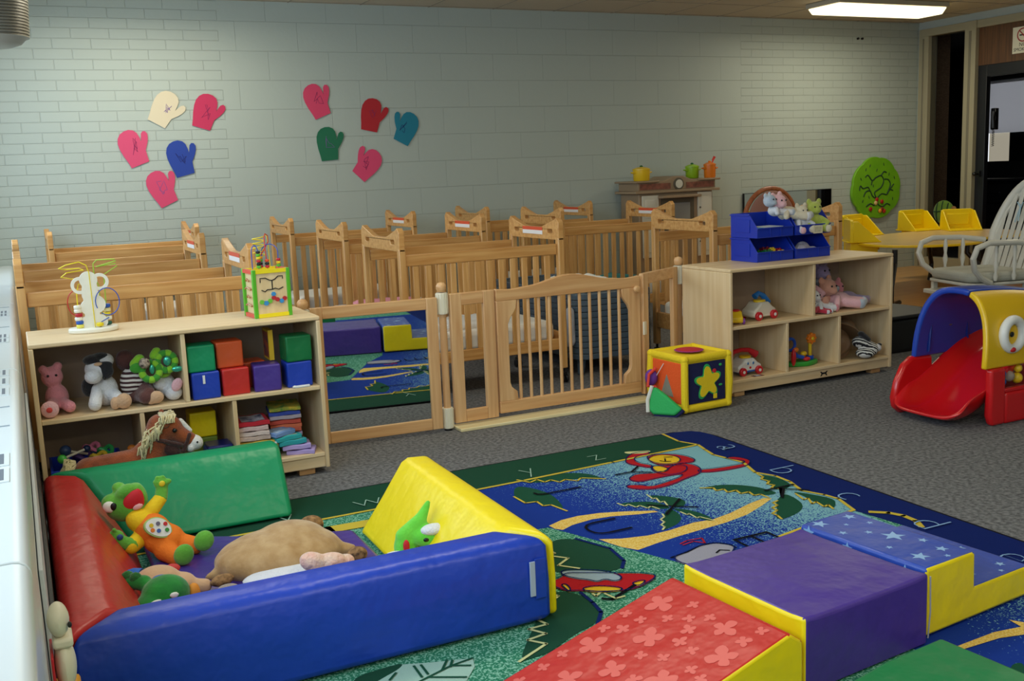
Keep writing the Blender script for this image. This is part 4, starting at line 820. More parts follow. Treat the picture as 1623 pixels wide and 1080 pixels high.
def segring(c, R, r, n, a0=0, tilt=.3):
    for k in range(n):
        b = MB(); pts = []
        for q in range(4):
            a = a0+2*PI*(k+q/3.0)/n; pts.append((c[0]+R*math.cos(a), c[1]+tilt*R*math.sin(a), c[2]+R*math.sin(a)*1.0))
        b.tube(pts, [r*.9, r, r, r*.9], 12); b.done('segment', CG1 if k % 2 else CG2, t)
segring((.435, 4.285, z0+.135), .033, .015, 10); segring((.50, 4.30, z0+.165), .034, .015, 10, .3)
plush('head', CG1, [('l', (.38, 4.31, z0+.165), (.40, 4.31, z0+.185), .022, .022)], t); plush('tail', CG1, [('l', (.47, 4.33, z0+.205), (.455, 4.32, z0+.19), .02, .018)], t); plush('belly', CG1, [((.485, 4.32, z0+.115), (.035, .02, .02))], t)
plush('leaf', CG2, [((.385, 4.282, z0+.155), (.030, .010, .022))], t, .004)
b = MB(); b.ell((.412, 4.26, z0+.175), (.022, .016, .022)); b.done('knob', mat('speckled_knob', '1c1410', .8, color2='c8b4a0', vscale=90), t)
for c_, r_ in (((.502, 4.285, z0+.17), (.015, .008, .02)), ((.537, 4.27, z0+.135), (.022, .006, .012)), ((.44, 4.275, z0+.145), (.010, .006, .02))): MB().ell(c_, r_).done('foil_patch', mat('teal_foil', '4cc0a4', .2, metal=.6), t)
t = thing('plush_lamb', 'white plush animal with a pink ear at the right of the left cubby', 'plush toy', (.505, 4.36, z0))
plush('body', WHT, [((.495, 4.37, z0+.06), (.042, .06, .05)), ((.518, 4.31, z0+.035), (.036, .035, .035)), ((.47, 4.33, z0+.075), (.03, .03, .03))], t); plush('ear', LPINK, [((.530, 4.275, z0+.07), (.022, .010, .030), (0, .5, 0))], t, .004)
base()
# ---------------------------------------------------------------- soft blocks in the left shelf
def sblock(x, y, z, s_, m, label, rz=0):
    base((x, y, z)); b = MB(); b.box(-s_/2, s_/2, -s_/2, s_/2, 0, s_, M=Matrix.Translation((x, y, z)) @ Matrix.Rotation(rz, 4, 'Z')); o = b.done('soft_block', m, bevel=.007, seg=3); base()
    return setp(o, label, 'block', 'vinyl cubes on the left shelf')
B_ = .112
o = sblock(.640, 4.30, z0, B_, V_BLUE, 'blue vinyl cube with white tag, lower left of the soft blocks on the left shelf', .02)
base(o.location); MB().box(.628, .638, 4.2415, 4.2435, z0+.065, z0+.10, 0).done('tag', M_WHITE, o, bevel=.001); base()
sblock(.632, 4.305, z0+B_+.001, B_-.002, V_GREEN, 'green vinyl cube on top of the tagged blue cube on the left shelf', -.02)
sblock(.762, 4.31, z0, B_, V_RED, 'red vinyl cube under the orange cube on the left shelf', .03)
sblock(.750, 4.335, z0+B_+.001, B_-.002, V_ORG, 'orange vinyl cube on top of the red cube on the left shelf', .02)
sblock(.897, 4.30, z0, B_, V_PUR, 'purple vinyl cube between the red and blue cubes on the left shelf', -.10)
sblock(.855, 4.425, z0, B_, V_ORG, 'orange vinyl cube behind the purple cube on the left shelf', .05)
sblock(1.030, 4.305, z0, B_-.003, V_BLUE, 'blue vinyl cube at the right end, under a green cube', 0)
sblock(1.032, 4.305, z0+B_-.002, B_-.001, V_DGR, 'green vinyl cube at the right end, on top of a blue cube', .03)
base((.93, 4.42, z0+.12)); setp(MB().box(.925, .945, 4.33, 4.44, z0+.115, z0+.245).box(.924, .9245, 4.34, 4.43, z0+.125, z0+.235, 1).done('board_book', [mat('yellow_cover', 'e0b428', .4), mat('orange_cover', 'd86428', .4, color2='2c3450', vscale=30)], bevel=.002), 'thick board book standing beside the upper green cube', 'book')
base((1.03, 4.235, z0)); setp(MB().box(1.0, 1.065, 4.226, 4.242, z0, z0+.010).ell((1.0, 4.234, z0+.006), (.010, .009, .006)).done('white_clip', M_WHITE, bevel=.003), 'small white plastic clip lying before the right blue cube', 'clip'); base()
# ---------------------------------------------------------------- lower row of the left shelf
z1 = BOTZ
t = thing('storage_tub', 'blue plastic tub of baby toys in the lower left cubby', 'tub', (.12, 4.36, z1)); M_TUB = mat('blue_tub', '1c3cb4', .35)
b = MB(); b.box(.03, .30, 4.245, 4.255, z1, z1+.085); b.box(.03, .30, 4.49, 4.5, z1, z1+.085); b.box(.03, .04, 4.255, 4.49, z1, z1+.085); b.box(.29, .30, 4.255, 4.49, z1, z1+.085); b.box(.04, .29, 4.255, 4.49, z1, z1+.005); b.done('body', M_TUB, t, bevel=.003)
def ballrod(p0, p1, c, lb, r=.018):
    tt = thing('rattle', lb, 'rattle', p0); MB().cyl(p0, p1, .005).done('rod', M_CREAM, tt); MB().ell(p0, r).done('ball', mat('toy_'+c, c, .4), tt); MB().ell(p1, r*.8).done('end_ball', mat('toy_dark_blue', '1c2c50', .4), tt)
ballrod((.075, 4.27, z1+.125), (.17, 4.33, z1+.14), '40b040', 'rattle with a green ball end sticking out of the tub'); ballrod((.09, 4.30, z1+.15), (.19, 4.38, z1+.10), '28406c', 'dark blue rattle on the pile in the tub', .022)
for i, (x, y, z, R, c, lb) in enumerate(((.15, 4.36, .10, .03, '503878', 'purple toy ring in the tub on the lower shelf'), (.21, 4.33, .10, .028, 'd4b030', 'yellow toy ring in the tub on the lower shelf'), (.24, 4.38, .11, .026, '2c9850', 'green toy ring at the right of the tub pile'), (.19, 4.40, .125, .028, 'd87898', 'pink toy ring on top of the tub pile'))):
    base((x, y, z1+z)); setp(MB().tube([(x+R*math.cos(a), y+R*.8*math.sin(a), z1+z+.012*math.sin(a*2)) for a in [2*PI*k/16 for k in range(16)]], .009, 8, closed=True).done('toy_ring', mat('toy_'+c, c, .4)), lb, 'toy ring', 'toy rings in the tub')
t = thing('toy_car', 'orange and blue toy beside the first lower divider', 'toy', (.33, 4.33, z1))
b = MB(); b.box(.315, .36, 4.31, 4.35, z1+.02, z1+.10); b.done('body', mat('toy_blue', '2c60a8', .4), t, bevel=.01, seg=3); MB().ell((.338, 4.33, z1+.115), (.018, .018, .014)).done('cab', mat('toy_orange', 'd87828', .4), t)
for x in (.32, .355): MB().cyl((x, 4.308, z1+.018), (x, 4.352, z1+.018), .018).done('wheel', M_BLACK, t, bevel=.003)
base()
t = thing('soft_block', 'yellow vinyl cube at the back of the middle lower cubby', 'block', (.64, 4.46, z1)); MB().box(.585, .695, 4.42, 4.53, z1+.095, z1+.205).done('cover', V_YEL, t, bevel=.007, seg=3); MB().box(.585, .695, 4.42, 4.53, z1, z1+.094).done('under_block', mat('olive_tub', '788c30', .5), t, bevel=.007)
base((.675, 4.33, z1)); setp(MB().box(.625, .735, 4.27, 4.39, z1, z1+.07).box(.628, .732, 4.273, 4.387, z1+.071, z1+.085, 1).done('wipe_box', [M_TUB, mat('dark_blue_lid', '14206c', .3)], bevel=.008, seg=3), 'blue plastic box with dark lid beside the horse nose', 'box')
base((.44, 4.40, z1)); setp(MB().prism([(.395, z1), (.50, z1), (.50, z1+.10), (.47, z1+.13), (.42, z1+.13), (.395, z1+.10)], 4.36, 4.44, 'y').done('red_bag', mat('dark_red_cloth', '6c1824', .8), bevel=.008), 'dark red cloth toy behind the horse neck', 'toy'); base()
# stacks of folded cloths
def cloth(x, y, z, sx, sy, h, rz, col, label, border=None, seed=0, col2=None):
    rnd = random.Random(seed+int(x*1000)+int(z*977)); base((x, y, z)); b = MB(); n = 8
    M = Matrix.Translation((x, y, z)) @ Matrix.Rotation(rz, 4, 'Z'); T = {}; Bm = {}
    ph = rnd.uniform(0, 6)
    for i in range(n+1):
        for j in range(n+1):
            u, v = i/n-.5, j/n-.5; wob = .0018*math.sin(9*u+ph)+.0018*math.cos(8*v+ph)
            T[i, j] = b.bm.verts.new(M @ Vector((u*sx, v*sy, h*.96+wob))); Bm[i, j] = b.bm.verts.new(M @ Vector((u*sx, v*sy, wob*.6+.001)))
    for i in range(n):
        for j in range(n):
            k = 1 if border and (i in (0, n-1) or j in (0, n-1)) else 0
            b.bm.faces.new((T[i, j], T[i+1, j], T[i+1, j+1], T[i, j+1])).material_index = k; b.bm.faces.new((Bm[i, j], Bm[i, j+1], Bm[i+1, j+1], Bm[i+1, j])).material_index = k
        for q in (0, n):
            b.bm.faces.new((T[i, q], T[i+1, q], Bm[i+1, q], Bm[i, q])).material_index = 1 if border else 0; b.bm.faces.new((T[q, i], T[q, i+1], Bm[q, i+1], Bm[q, i])).material_index = 1 if border else 0
    m = mat('cloth_'+col+(col2 or ''), col, .9, bump=.4, bscale=90, color2=col2, vscale=34)
    o = b.done('folded_cloth', [m, mat('cloth_'+border, border, .9)] if border else m, bevel=.0025, smooth=60); base()
    return setp(o, label, 'cloth', 'folded cloths on the left shelf')
h = .0168; zz = z1
A_ = [('9c8440', None, 'brown folded cloth at the bottom of the left cloth stack'), ('8a5c38', None, 'brown folded cloth, second from the bottom of the left cloth stack'), ('c8a03c', None, 'mustard folded cloth low in the left cloth stack'), ('d4b048', None, 'yellow folded cloth in the left cloth stack above the mustard one'), ('c8b0a4', None, 'pale folded cloth in the left cloth stack above the yellow one'), ('d8c4bc', None, 'cream folded cloth in the left cloth stack under the pinkish one'), ('d0b4b0', None, 'pinkish folded cloth in the left cloth stack under the red bordered one'), ('ccc4cc', 'c02434', 'red bordered folded cloth on top of the left cloth stack')]
for k, (c, bo, lb) in enumerate(A_): cloth(.835+.004*(k % 3)-.012*(k > 3), 4.34, zz, .13 if k > 3 else .155, .16, h*1.2, .03*((k*7) % 5-2)-.10, c, lb, bo, k, '2c3864' if bo else None); zz += h*1.2+.001
zz = z1
B2 = [('68a860', None, 'green folded cloth at the bottom of the right cloth stack'), ('7c6cb0', None, 'violet folded cloth in the right cloth stack above the green one'), ('4cb4b4', None, 'teal folded cloth in the right cloth stack above the violet one'), ('b4a0c0', None, 'lilac folded cloth in the middle of the right cloth stack'), ('cc6048', None, 'coral folded cloth in the right cloth stack above the lilac one'), ('d8704c', None, 'orange folded cloth in the right cloth stack under the coral red one'), ('c85040', None, 'coral red folded cloth in the right cloth stack under the grey one'), ('b8a8b0', None, 'grey folded cloth near the top of the right cloth stack'), ('3c50a8', None, 'blue folded cloth second from the top of the right cloth stack'), ('d8b83c', None, 'yellow and green folded cloth on top of the right cloth stack')]
for k, (c, bo, lb) in enumerate(B2): cloth(.985+.003*(k % 2), 4.43, zz, .135, .16, h*1.1, .04*((k*5) % 5-2)-.06, c, lb, bo, k, '3c8c40' if k == 9 else None); zz += h*1.1+.001
zz = z1
C2 = [('8c74b8', 'b09cd4', 'violet folded cloth at the bottom of the front right pile'), ('9478bc', 'b4a0d8', 'lavender folded cloth second in the front right pile'), ('7cc0c8', '2c9ca4', 'teal bordered folded cloth in the middle of the front right pile'), ('84c8cc', '2ca4a8', 'teal bordered folded cloth under the light blue one'), ('a8c0dc', '7494c8', 'light blue folded cloth on top of the front right pile')]
for k, (c, bo, lb) in enumerate(C2): cloth(1.02-.022*k, 4.285+.004*k, zz, .12-.008*(k == 4), .085, h*1.25, -.35+.22*k, c, lb, bo, k, 'c89c48' if k in (2, 3) else None); zz += h*1.25+.001
base((.915, 4.25, z1)); setp(MB().cyl((.885, 4.246, z1+.062), (.945, 4.262, z1+.078), .006, n=10).done('rolled_paper', M_WHITE), 'small white roll sticking out between the cloth piles', 'roll'); base()
# ---------------------------------------------------------------- the big plush horse
t = thing('plush_horse', 'large brown plush horse with cream mane standing before the left shelf', 'plush toy', (.33, 4.09, 0)); HORSE = t
HB = fur('horse_brown', 'a04c1e', '7c3816', .5, 220); HD = fur('horse_dark_face', '40201a'); HW = fur('horse_white', 'e4e0dc'); HC = fur('horse_cream', 'd8c898')
yh = 4.085
plush('body', HB, [('l', (.20, yh, .19), (.42, yh, .20), .060, .062), ((.42, yh, .215), (.07, .055, .075)), ('l', (.43, yh, .22), (.465, yh, .335), .055, .046), ((.50, yh, .325), (.058, .045, .048), (0, .5, 0)), ('l', (.50, yh, .32), (.575, yh, .262), .042, .030),
                   ('l', (.20, yh-.03, .17), (.19, yh-.035, .05), .034, .024), ('l', (.20, yh+.03, .17), (.19, yh+.035, .05), .034, .024), ('l', (.42, yh-.03, .16), (.42, yh-.035, .05), .03, .024), ('l', (.42, yh+.03, .16), (.42, yh+.035, .05), .03, .024)], t, .007)
for x in (.19, .42):
    for s_ in (-1, 1): plush('hoof', HD, [('l', (x, yh+s_*.035, .042), (x, yh+s_*.035, .026), .025, .026)], t, .006)
plush('muzzle', HW, [((.592, yh, .250), (.034, .033, .030), (0, .6, 0)), ((.574, yh-.008, .235), (.02, .027, .02))], t, .004)
plush('blaze', HW, [('l', (.545, yh-.002, .343), (.578, yh-.002, .300), .012, .010)], t, .004)
plush('bridle', HD, [('l', (.45, yh-.047, .290), (.535, yh-.036, .256), .009, .009), ('l', (.545, yh-.030, .228), (.572, yh-.030, .292), .008, .008), ((.50, yh-.030, .238), (.036, .016, .022), (0, .4, 0))], t, .004)
plush('ear', HB, [((.482, yh-.04, .345), (.020, .014, .016)), ((.482, yh+.03, .375), (.012, .01, .02))], t, .004)
plush('ear_lining', HC, [((.455, yh-.052, .325), (.010, .008, .018), (0, -.3, 0))], t, .0035)
eyes([(.516, yh-.044, .318)], .009, t); eyes([(.598, yh-.032, .256)], .004, t)
def strands(name, seeds, parent, m, r=.0035):
    b = MB()
    for p in seeds: b.tube(p, [r, r, r*.6][:len(p)] if len(p) == 3 else r, 5)
    return b.done(name, m, parent, smooth=180)
rnd = random.Random(5); L_ = []
for k in range(150):
    u = rnd.random(); a = (.445-.02*u+.075*(1-u)**2, .0, .385-.13*u); x = a[0]-.012+rnd.uniform(-.012, .012); y = yh+rnd.uniform(-.04, .025)
    L_.append([(x+.01, y, a[2]+.004), (x-.012-.02*rnd.random(), y-.012, a[2]-.012), (x-.022-.028*rnd.random(), y-.02, a[2]-.055-.02*rnd.random())])
for k in range(50): x = .465+rnd.random()*.055; y = yh+rnd.uniform(-.03, .02); L_.append([(x, y, .383), (x+.008, y-.018, .378), (x+.01*rnd.uniform(-1, 1), y-.035, .352)])
strands('mane', L_, t, HC); L_ = []
for k in range(110): a = rnd.uniform(0, 2*PI); q = rnd.random(); L_.append([(.155, yh+.01*math.cos(a), .232+.01*math.sin(a)), (.12+.02*q, yh+.035*math.cos(a), .225+.03*math.sin(a)), (.100+.03*q, yh+.045*math.cos(a), .15+.03*math.sin(a))])
plush('tail_core', HC, [((.128, yh, .19), (.034, .036, .045))], t, .005); strands('tail', L_, t, HC, .004)
base(); HORSE.location.x -= .040; HORSE.location.z += .008
# ---------------------------------------------------------------- toys inside the play wall
FR1 = fur('frog_green', '6cb83c', '58a430', .25); OV = mat('orange_corduroy', 'f07c1c', .85, bump=.25, bscale=110); YT = mat('yellow_jersey', 'f0c814', .85, bump=.2, bscale=110)
t = thing('plush_frog', 'green plush frog in orange overalls lying with its mouth wide open', 'plush toy', (.32, 3.42, MT))
hx, hy, hzz = .232, 3.50, .222
plush('head', FR1, [((hx, hy, hzz), (.062, .055, .052)), ((hx-.038, hy-.005, hzz+.018), (.034, .032, .030)), ((hx+.005, hy-.02, hzz+.052), (.036, .03, .022), (0, -.5, 0)), ((hx+.030, hy-.01, hzz+.055), (.030, .03, .018), (0, -.3, 0)), ((hx+.055, hy-.01, hzz+.03), (.018, .03, .040), (0, -.2, 0)), ((hx+.03, hy-.012, hzz-.018), (.055, .045, .032), (0, .25, 0)), ((hx-.012, hy+.01, hzz+.062), (.022, .02, .018))], t, .005)
plush('mouth', mat('mouth_red', 'cc1c28', .7), [((hx+.024, hy-.044, hzz+.028), (.040, .016, .026), (0, -.75, 0)), ((hx+.044, hy-.044, hzz+.030), (.016, .014, .034), (0, -.1, 0))], t, .004, 3)
plush('tongue', mat('tongue_pink', 'e8a8a8', .7), [((hx+.036, hy-.060, hzz+.006), (.018, .007, .010), (0, -.3, 0))], t, .0035, 2)
plush('eye_white', mat('eye_white', 'ece8dc', .3), [((hx-.046, hy-.030, hzz+.012), (.024, .014, .020), (0, .3, 0))], t, .0035, 2); MB().ell((hx-.036, hy-.043, hzz+.015), (.010, .005, .013)).done('pupil', M_BLACK, t)
plush('shirt', YT, [((.275, 3.45, .175), (.052, .05, .04), (0, .5, 0)), ('l', (.31, 3.455, .205), (.345, 3.475, .235), .026, .022), ('l', (.255, 3.41, .125), (.232, 3.385, .118), .028, .026)], t, .005)
plush('overalls', OV, [((.305, 3.43, .145), (.062, .058, .055), (0, .7, 0)), ((.335, 3.41, .115), (.066, .06, .05)), ('l', (.36, 3.41, .10), (.425, 3.375, .085), .036, .030), ('l', (.33, 3.37, .09), (.36, 3.315, .075), .036, .028)], t, .006)
Mp = Matrix.Translation((.315, 3.372, .168)) @ Euler((math.radians(62), math.radians(28), math.radians(8))).to_matrix().to_4x4()
def ring2(rx, ry, n=28, k=.35): return [(rx*math.cos(a)*(1-.12*math.sin(a)), ry*math.sin(a)) for a in [2*PI*i/n for i in range(n)]]
MB().prism(ring2(.047, .033), 0, .008, M=Mp).done('bib_rim', mat('pale_green_plastic', 'a8cc78', .4), t); MB().prism(ring2(.043, .029), .004, .011, M=Mp).done('button_panel', M_WHITE, t)
for (x, y, c) in ((.018, .016, 'c82c34'), (-.006, .010, '6c6478'), (-.026, -.002, 'd8b820'), (.002, -.012, '3c60a8'), (-.018, -.016, 'e07828'), (.028, -.002, '3c8c3c')): MB().cyl(Mp @ Vector((x, y, .010)), Mp @ Vector((x, y, .0145)), .0068, n=10).done('button', mat('button_'+c, c, .4), t)
plush('arm', FR1, [('l', (.345, 3.475, .235), (.352, 3.485, .262), .022, .021), ((.352, 3.482, .283), (.026, .016, .020)), ((.332, 3.48, .290), .008), ((.340, 3.48, .304), .008), ((.358, 3.48, .304), .008), ((.377, 3.48, .287), .009)], t, .0045)
plush('arm', FR1, [('l', (.235, 3.385, .120), (.205, 3.39, .135), .024, .022), ((.192, 3.395, .152), (.024, .02, .026)), ((.172, 3.39, .168), .009), ((.186, 3.385, .182), .008)], t, .0045)
plush('foot', FR1, [((.452, 3.345, .105), (.033, .022, .036), (0, .5, 0))], t, .0045); plush('foot', FR1, [((.378, 3.285, .092), (.032, .022, .036), (0, .4, 0))], t, .0045)
MB().ell((.352, 3.464, .286), (.010, .004, .010)).done('palm_patch', mat('patch_yellow', 'e8d028', .5), t); MB().ell((.200, 3.374, .158), (.010, .005, .010)).done('palm_patch', mat('patch_blue', '28508c', .5), t)
t = thing('plush_turtle', 'large tan plush turtle shell lying upside down inside the play wall', 'plush toy', (.63, 3.12, MT))
TS = fur('tan_velour', 'bf9c6c', 'a47c48', .25, 60); LEO = mat('leopard_plush', '3c2414', .9, color2='b08454', vscale=48, bump=.4, bscale=150); GSH = fur('grey_shell', '9c8c80')
plush('shell', TS, [((.65, 3.14, .085), (.205, .15, .080)), ((.69, 3.16, .105), (.13, .12, .072)), ('l', (.50, 3.13, .07), (.425, 3.12, .065), .035, .012), ('l', (.80, 3.12, .075), (.875, 3.10, .068), .04, .02)], t, .008)
plush('ear_flap', LEO, [((.79, 3.27, .115), (.045, .03, .035))], t, .006); plush('ear_flap', LEO, [((.45, 3.02, .085), (.040, .022, .018), (0, 0, .3))], t, .006); plush('paw', GSH, [((.455, 2.96, .075), (.036, .024, .018)), ((.46, 2.91, .07), (.045, .03, .018))], t, .006)
plush('belly', WHT, [((.64, 2.99, .075), (.14, .06, .022))], t, .006); plush('tail', LEO, [((.87, 3.02, .08), (.035, .03, .025))], t, .006)
t = thing('plush_flower', 'fluffy pale pink plush piece lying on the tan turtle', 'plush toy', (.74, 2.90, .1))
plush('body', fur('peach_fluff', 'e8b09c', 'e4c8b0', .9, 70), [((.70, 2.90, .13), (.045, .035, .030), (0, .4, 0)), ((.75, 2.90, .12), (.05, .035, .028)), ((.80, 2.91, .11), (.03, .03, .02))], t, .006)
t = thing('plush_doll', 'tan plush doll lying face down with a blue pointed ear', 'plush toy', (.27, 3.03, MT))
TD = fur('doll_tan', 'd0a47c', None, .2, 90); plush('head', TD, [((.27, 3.06, .105), (.070, .06, .048)), ((.335, 3.05, .09), (.045, .045, .032)), ('l', (.35, 3.04, .08), (.40, 3.03, .075), .026, .022)], t)
BC = mat('doll_blue', '2c68c0', .7, bump=.2, bscale=90); b = MB(); b.tube([(.225, 3.10, .115), (.205, 3.11, .122), (.180, 3.12, .13)], [.028, .022, .005], 14); b.done('horn', BC, t); plush('tuft', BC, [((.275, 3.005, .125), (.032, .022, .020))], t); plush('collar', mat('doll_red', 'c83838', .7), [((.318, 3.09, .125), (.026, .018, .016))], t)
t = thing('plush_dragon', 'dark green plush dragon head peeking over the blue bolster', 'plush toy', (.26, 2.93, MT))
DG = fur('dragon_green', '1c8c2c', '14702a', .2, 90); plush('head', DG, [((.275, 2.90, .125), (.068, .055, .055)), ((.235, 2.88, .105), (.05, .045, .04)), ('l', (.225, 2.95, .15), (.19, 2.97, .155), .024, .020)], t); plush('brow', mat('eye_white', 'ece8dc', .3), [((.232, 2.838, .122), (.030, .008, .012), (0, -.5, 0)), ((.292, 2.846, .138), (.014, .006, .010))], t, .004)
plush('crest', fur('dragon_leaf', '206c28'), [((.205, 2.955, .165), (.018, .012, .022)), ((.185, 2.975, .17), (.02, .012, .018))], t, .005); plush('cheek', mat('doll_orange', 'e08c28', .7), [((.352, 2.90, .112), (.018, .02, .03))], t, .005)
t = thing('plush_frog', 'small light green and white plush frog leaning on the yellow bolster', 'plush toy', (1.07, 2.92, MT))
LG = fur('light_green_plush', '5cc830', '74d840', .25); plush('body', LG, [((1.00, 2.93, .105), (.035, .04, .05)), ('l', (1.0, 2.93, .14), (1.05, 2.92, .185), .030, .024), ('l', (1.05, 2.92, .185), (1.085, 2.93, .235), .022, .010), ((1.07, 2.90, .14), (.055, .04, .035)), ((1.12, 2.88, .15), (.03, .03, .02))], t)
plush('belly', WHT, [((1.08, 2.88, .165), (.045, .028, .018))], t); plush('foot', WHT, [((.955, 2.90, .09), (.04, .03, .02))], t); plush('mouth', mat('mouth_red', 'cc1c28', .7), [((.990, 2.886, .125), (.012, .008, .022))], t, .004, 2)
MB().ell((1.052, 2.868, .140), (.012, .006, .008)).done('eye', M_BLACK, t)
base()
# ---------------------------------------------------------------- toys on the right shelf
def R_(x, y): a = math.radians(1.5); return (3.37+(x-3.37)*math.cos(a)-(y-4.34)*math.sin(a), 4.34+(x-3.37)*math.sin(a)+(y-4.34)*math.cos(a))
def telephone(x, y, z, label, body, hand, rz, dial, wheel, sc=1.0, face=False):
    t = thing('toy_telephone', label, 'toy telephone', (x, y, z), 'toy telephones on the right shelf', rz, local=True)
    S = lambda *a: tuple(q*sc for q in a)
    prof = [S(-.085, .02), S(.085, .02), S(.088, .055), S(.06, .07), S(.03, .098), S(-.03, .098), S(-.06, .07), S(-.088, .055)]
    b = MB(); b.prism(prof, -.05*sc, .05*sc, 'y'); b.done('body', body, t, bevel=.010*sc, seg=3)
    b = MB(); b.box(-.08*sc, .08*sc, -.052*sc, .052*sc, .016*sc, .030*sc); b.done('base_plate', mat('toy_blue_base', '2858b0', .35) if face else body, t, bevel=.006)
    for wx in (-.06, .06):
        for s_ in (-1, 1): q = MB(); q.cyl((wx*sc, s_*.048*sc, .025*sc), (wx*sc, s_*.066*sc, .025*sc), .025*sc, n=20); wo = q.done('wheel', wheel, t, bevel=.004); q = MB(); q.cyl((wx*sc, s_*.066*sc, .025*sc), (wx*sc, s_*.069*sc, .025*sc), .009*sc, n=12); q.done('hub_cap', M_WHITE, wo)
    if face:
        b = MB(); b.tube([(-.105*sc, .02*sc, .10*sc), (-.06*sc, .03*sc, .13*sc), (.0, .03*sc, .137*sc), (.06*sc, .03*sc, .13*sc), (.105*sc, .02*sc, .10*sc)], [.024*sc, .014*sc, .013*sc, .014*sc, .024*sc], 14); b.done('handset', hand, t)
        for s_ in (-1, 1): MB().ell((s_*.022*sc, -.05*sc, .072*sc), (.013*sc, .004, .015*sc)).done('eye', M_WHITE, t); MB().ell((s_*.020*sc, -.054*sc, .070*sc), (.006*sc, .003, .008*sc)).done('pupil', mat('sky_blue', '2c70b8', .4), t)
        MB().ell((0, -.051*sc, .044*sc), (.008*sc, .003, .007*sc)).done('mouth', mat('mouth_red', 'cc1c28', .7), t)
    else:
        b = MB(); b.tube([(.0, .03*sc, .12*sc), (.03*sc, .03*sc, .138*sc), (.07*sc, .03*sc, .12*sc), (.10*sc, .03*sc, .078*sc)], [.018*sc, .013*sc, .016*sc, .024*sc], 14); b.done('handset', hand, t)
    b = MB(); b.cyl((-.0, -.004, .094*sc), (-.0, -.004, .108*sc), .034*sc, n=24); b.done('dial', dial, t, bevel=.003)
    base(); return t
YP = mat('yellow_plastic', 'e8c020', .35); RP = mat('red_plastic', 'c8202c', .3); BP = mat('blue_plastic', '1c50b8', .3); GP = mat('green_plastic', '2c9c34', .35); OP = mat('orange_plastic', 'e87c1c', .35)
telephone(3.69, 4.50, MIDZ, 'white toy telephone car with blue handset on the upper right-shelf cubby', mat('cream_toy', 'e4dcc8', .4), mat('bright_blue', '1c78c8', .3), .15, YP, RP, 1.0)
telephone(3.475, 4.44, MIDZ, 'yellow toy telephone with dark blue handset half hidden at the shelf side', YP, BP, 1.1, RP, mat('violet_plastic', '7c3c90', .4), .72)
telephone(3.565, 4.47, BOTZ, 'toy telephone with a smiling face and red handset in the lower cubby', M_WHITE, RP, .05, YP, RP, .95, True)
base((3.58, 4.38, BOTZ)); setp(MB().box(3.55, 3.62, 4.365, 4.40, BOTZ, BOTZ+.0012).box(3.57, 3.60, 4.37, 4.395, BOTZ+.0012, BOTZ+.0016, 1).done('sticker', [mat('brown_sticker', '6c4c40', .5), mat('blue_sticker', 'a8b8cc', .5)]), 'worn picture sticker on the board before the smiling telephone', 'sticker'); base()
t = thing('learning_toy', 'green musical toy with orange flower stalk and blue ring in the lower middle cubby', 'toy', (3.98, 4.48, BOTZ))
zb = BOTZ
b = MB(); b.prism([(3.98+.095*math.cos(a)+.012*math.cos(3*a), 4.47+.055*math.sin(a)) for a in [2*PI*k/36 for k in range(36)]], zb, zb+.028); b.done('base', GP, t, bevel=.009, seg=3)
MB().cyl((4.035, 4.47, zb+.028), (4.035, 4.47, zb+.05), .022).done('collar', BP, t, bevel=.003); MB().cyl((4.035, 4.47, zb+.05), (4.035, 4.47, zb+.125), .010).done('stalk', YP, t)
b = MB(); b.prism([(.030*(1+.14*math.cos(8*a))*math.cos(a), .030*(1+.14*math.cos(8*a))*math.sin(a)) for a in [2*PI*k/48 for k in range(48)]], -.01, .01, M=Matrix.Translation((4.035, 4.46, zb+.15)) @ Matrix.Rotation(PI/2, 4, 'X')); b.done('flower', OP, t, bevel=.003)
MB().ell((4.035, 4.447, zb+.15), (.011, .006, .011)).done('flower_centre', YP, t)
MB().tube([(3.90+.032*math.cos(a), 4.48, zb+.125+.034*math.sin(a)) for a in [2*PI*k/24 for k in range(24)]], .009, 10, closed=True).done('blue_ring', BP, t)
MB().tube([(3.905, 4.46, zb+.08), (3.925, 4.45, zb+.06), (3.96, 4.44, zb+.05)], .012, 10).done('slide', BP, t); MB().ell((3.905, 4.44, zb+.10), (.018, .012, .014)).done('orange_animal', OP, t); MB().ell((3.97, 4.45, zb+.07), (.020, .018, .014)).done('yellow_animal', YP, t); MB().ell((3.975, 4.43, zb+.042), (.024, .016, .012)).done('red_bug', RP, t); MB().ell((3.88, 4.43, zb+.06), (.014, .014, .05)).done('red_lever', RP, t)
base()
def helmet(loc, rot, label):
    t = thing('safari_helmet', label, 'helmet', loc, 'toy safari helmets', 0, local=True); t.rotation_euler = rot; t.scale = (.86, .86, .86)
    MB().lathe([(.11, 0), (.108, .012), (.082, .018), (.078, .04), (.062, .07), (.035, .086), (0, .09), ], n=32).done('shell', mat('tan_helmet', '86694e', .35), t, recalc=True)
    MB().lathe([(.105, .001), (.078, .014), (.074, .04), (.058, .066), (.0, .084)], n=32).done('lining', M_BLACK, t); MB().lathe([(.0835, .018), (.0845, .03), (.0815, .034)], n=32).done('band', mat('helmet_band', '7c6850', .5), t)
    base()
helmet((4.335, 4.52, BOTZ+.150), (math.radians(-15), math.radians(35), 0), 'tan toy safari helmet tilted over the zebra in the lower right cubby')
helmet((4.262, 4.50, BOTZ+.088), (math.radians(75), math.radians(-15), 0), 'tan toy safari helmet standing on its rim against the lower divider')
t = thing('plush_zebra', 'black and white plush zebra head poking from under a helmet', 'plush toy', (4.40, 4.46, BOTZ))
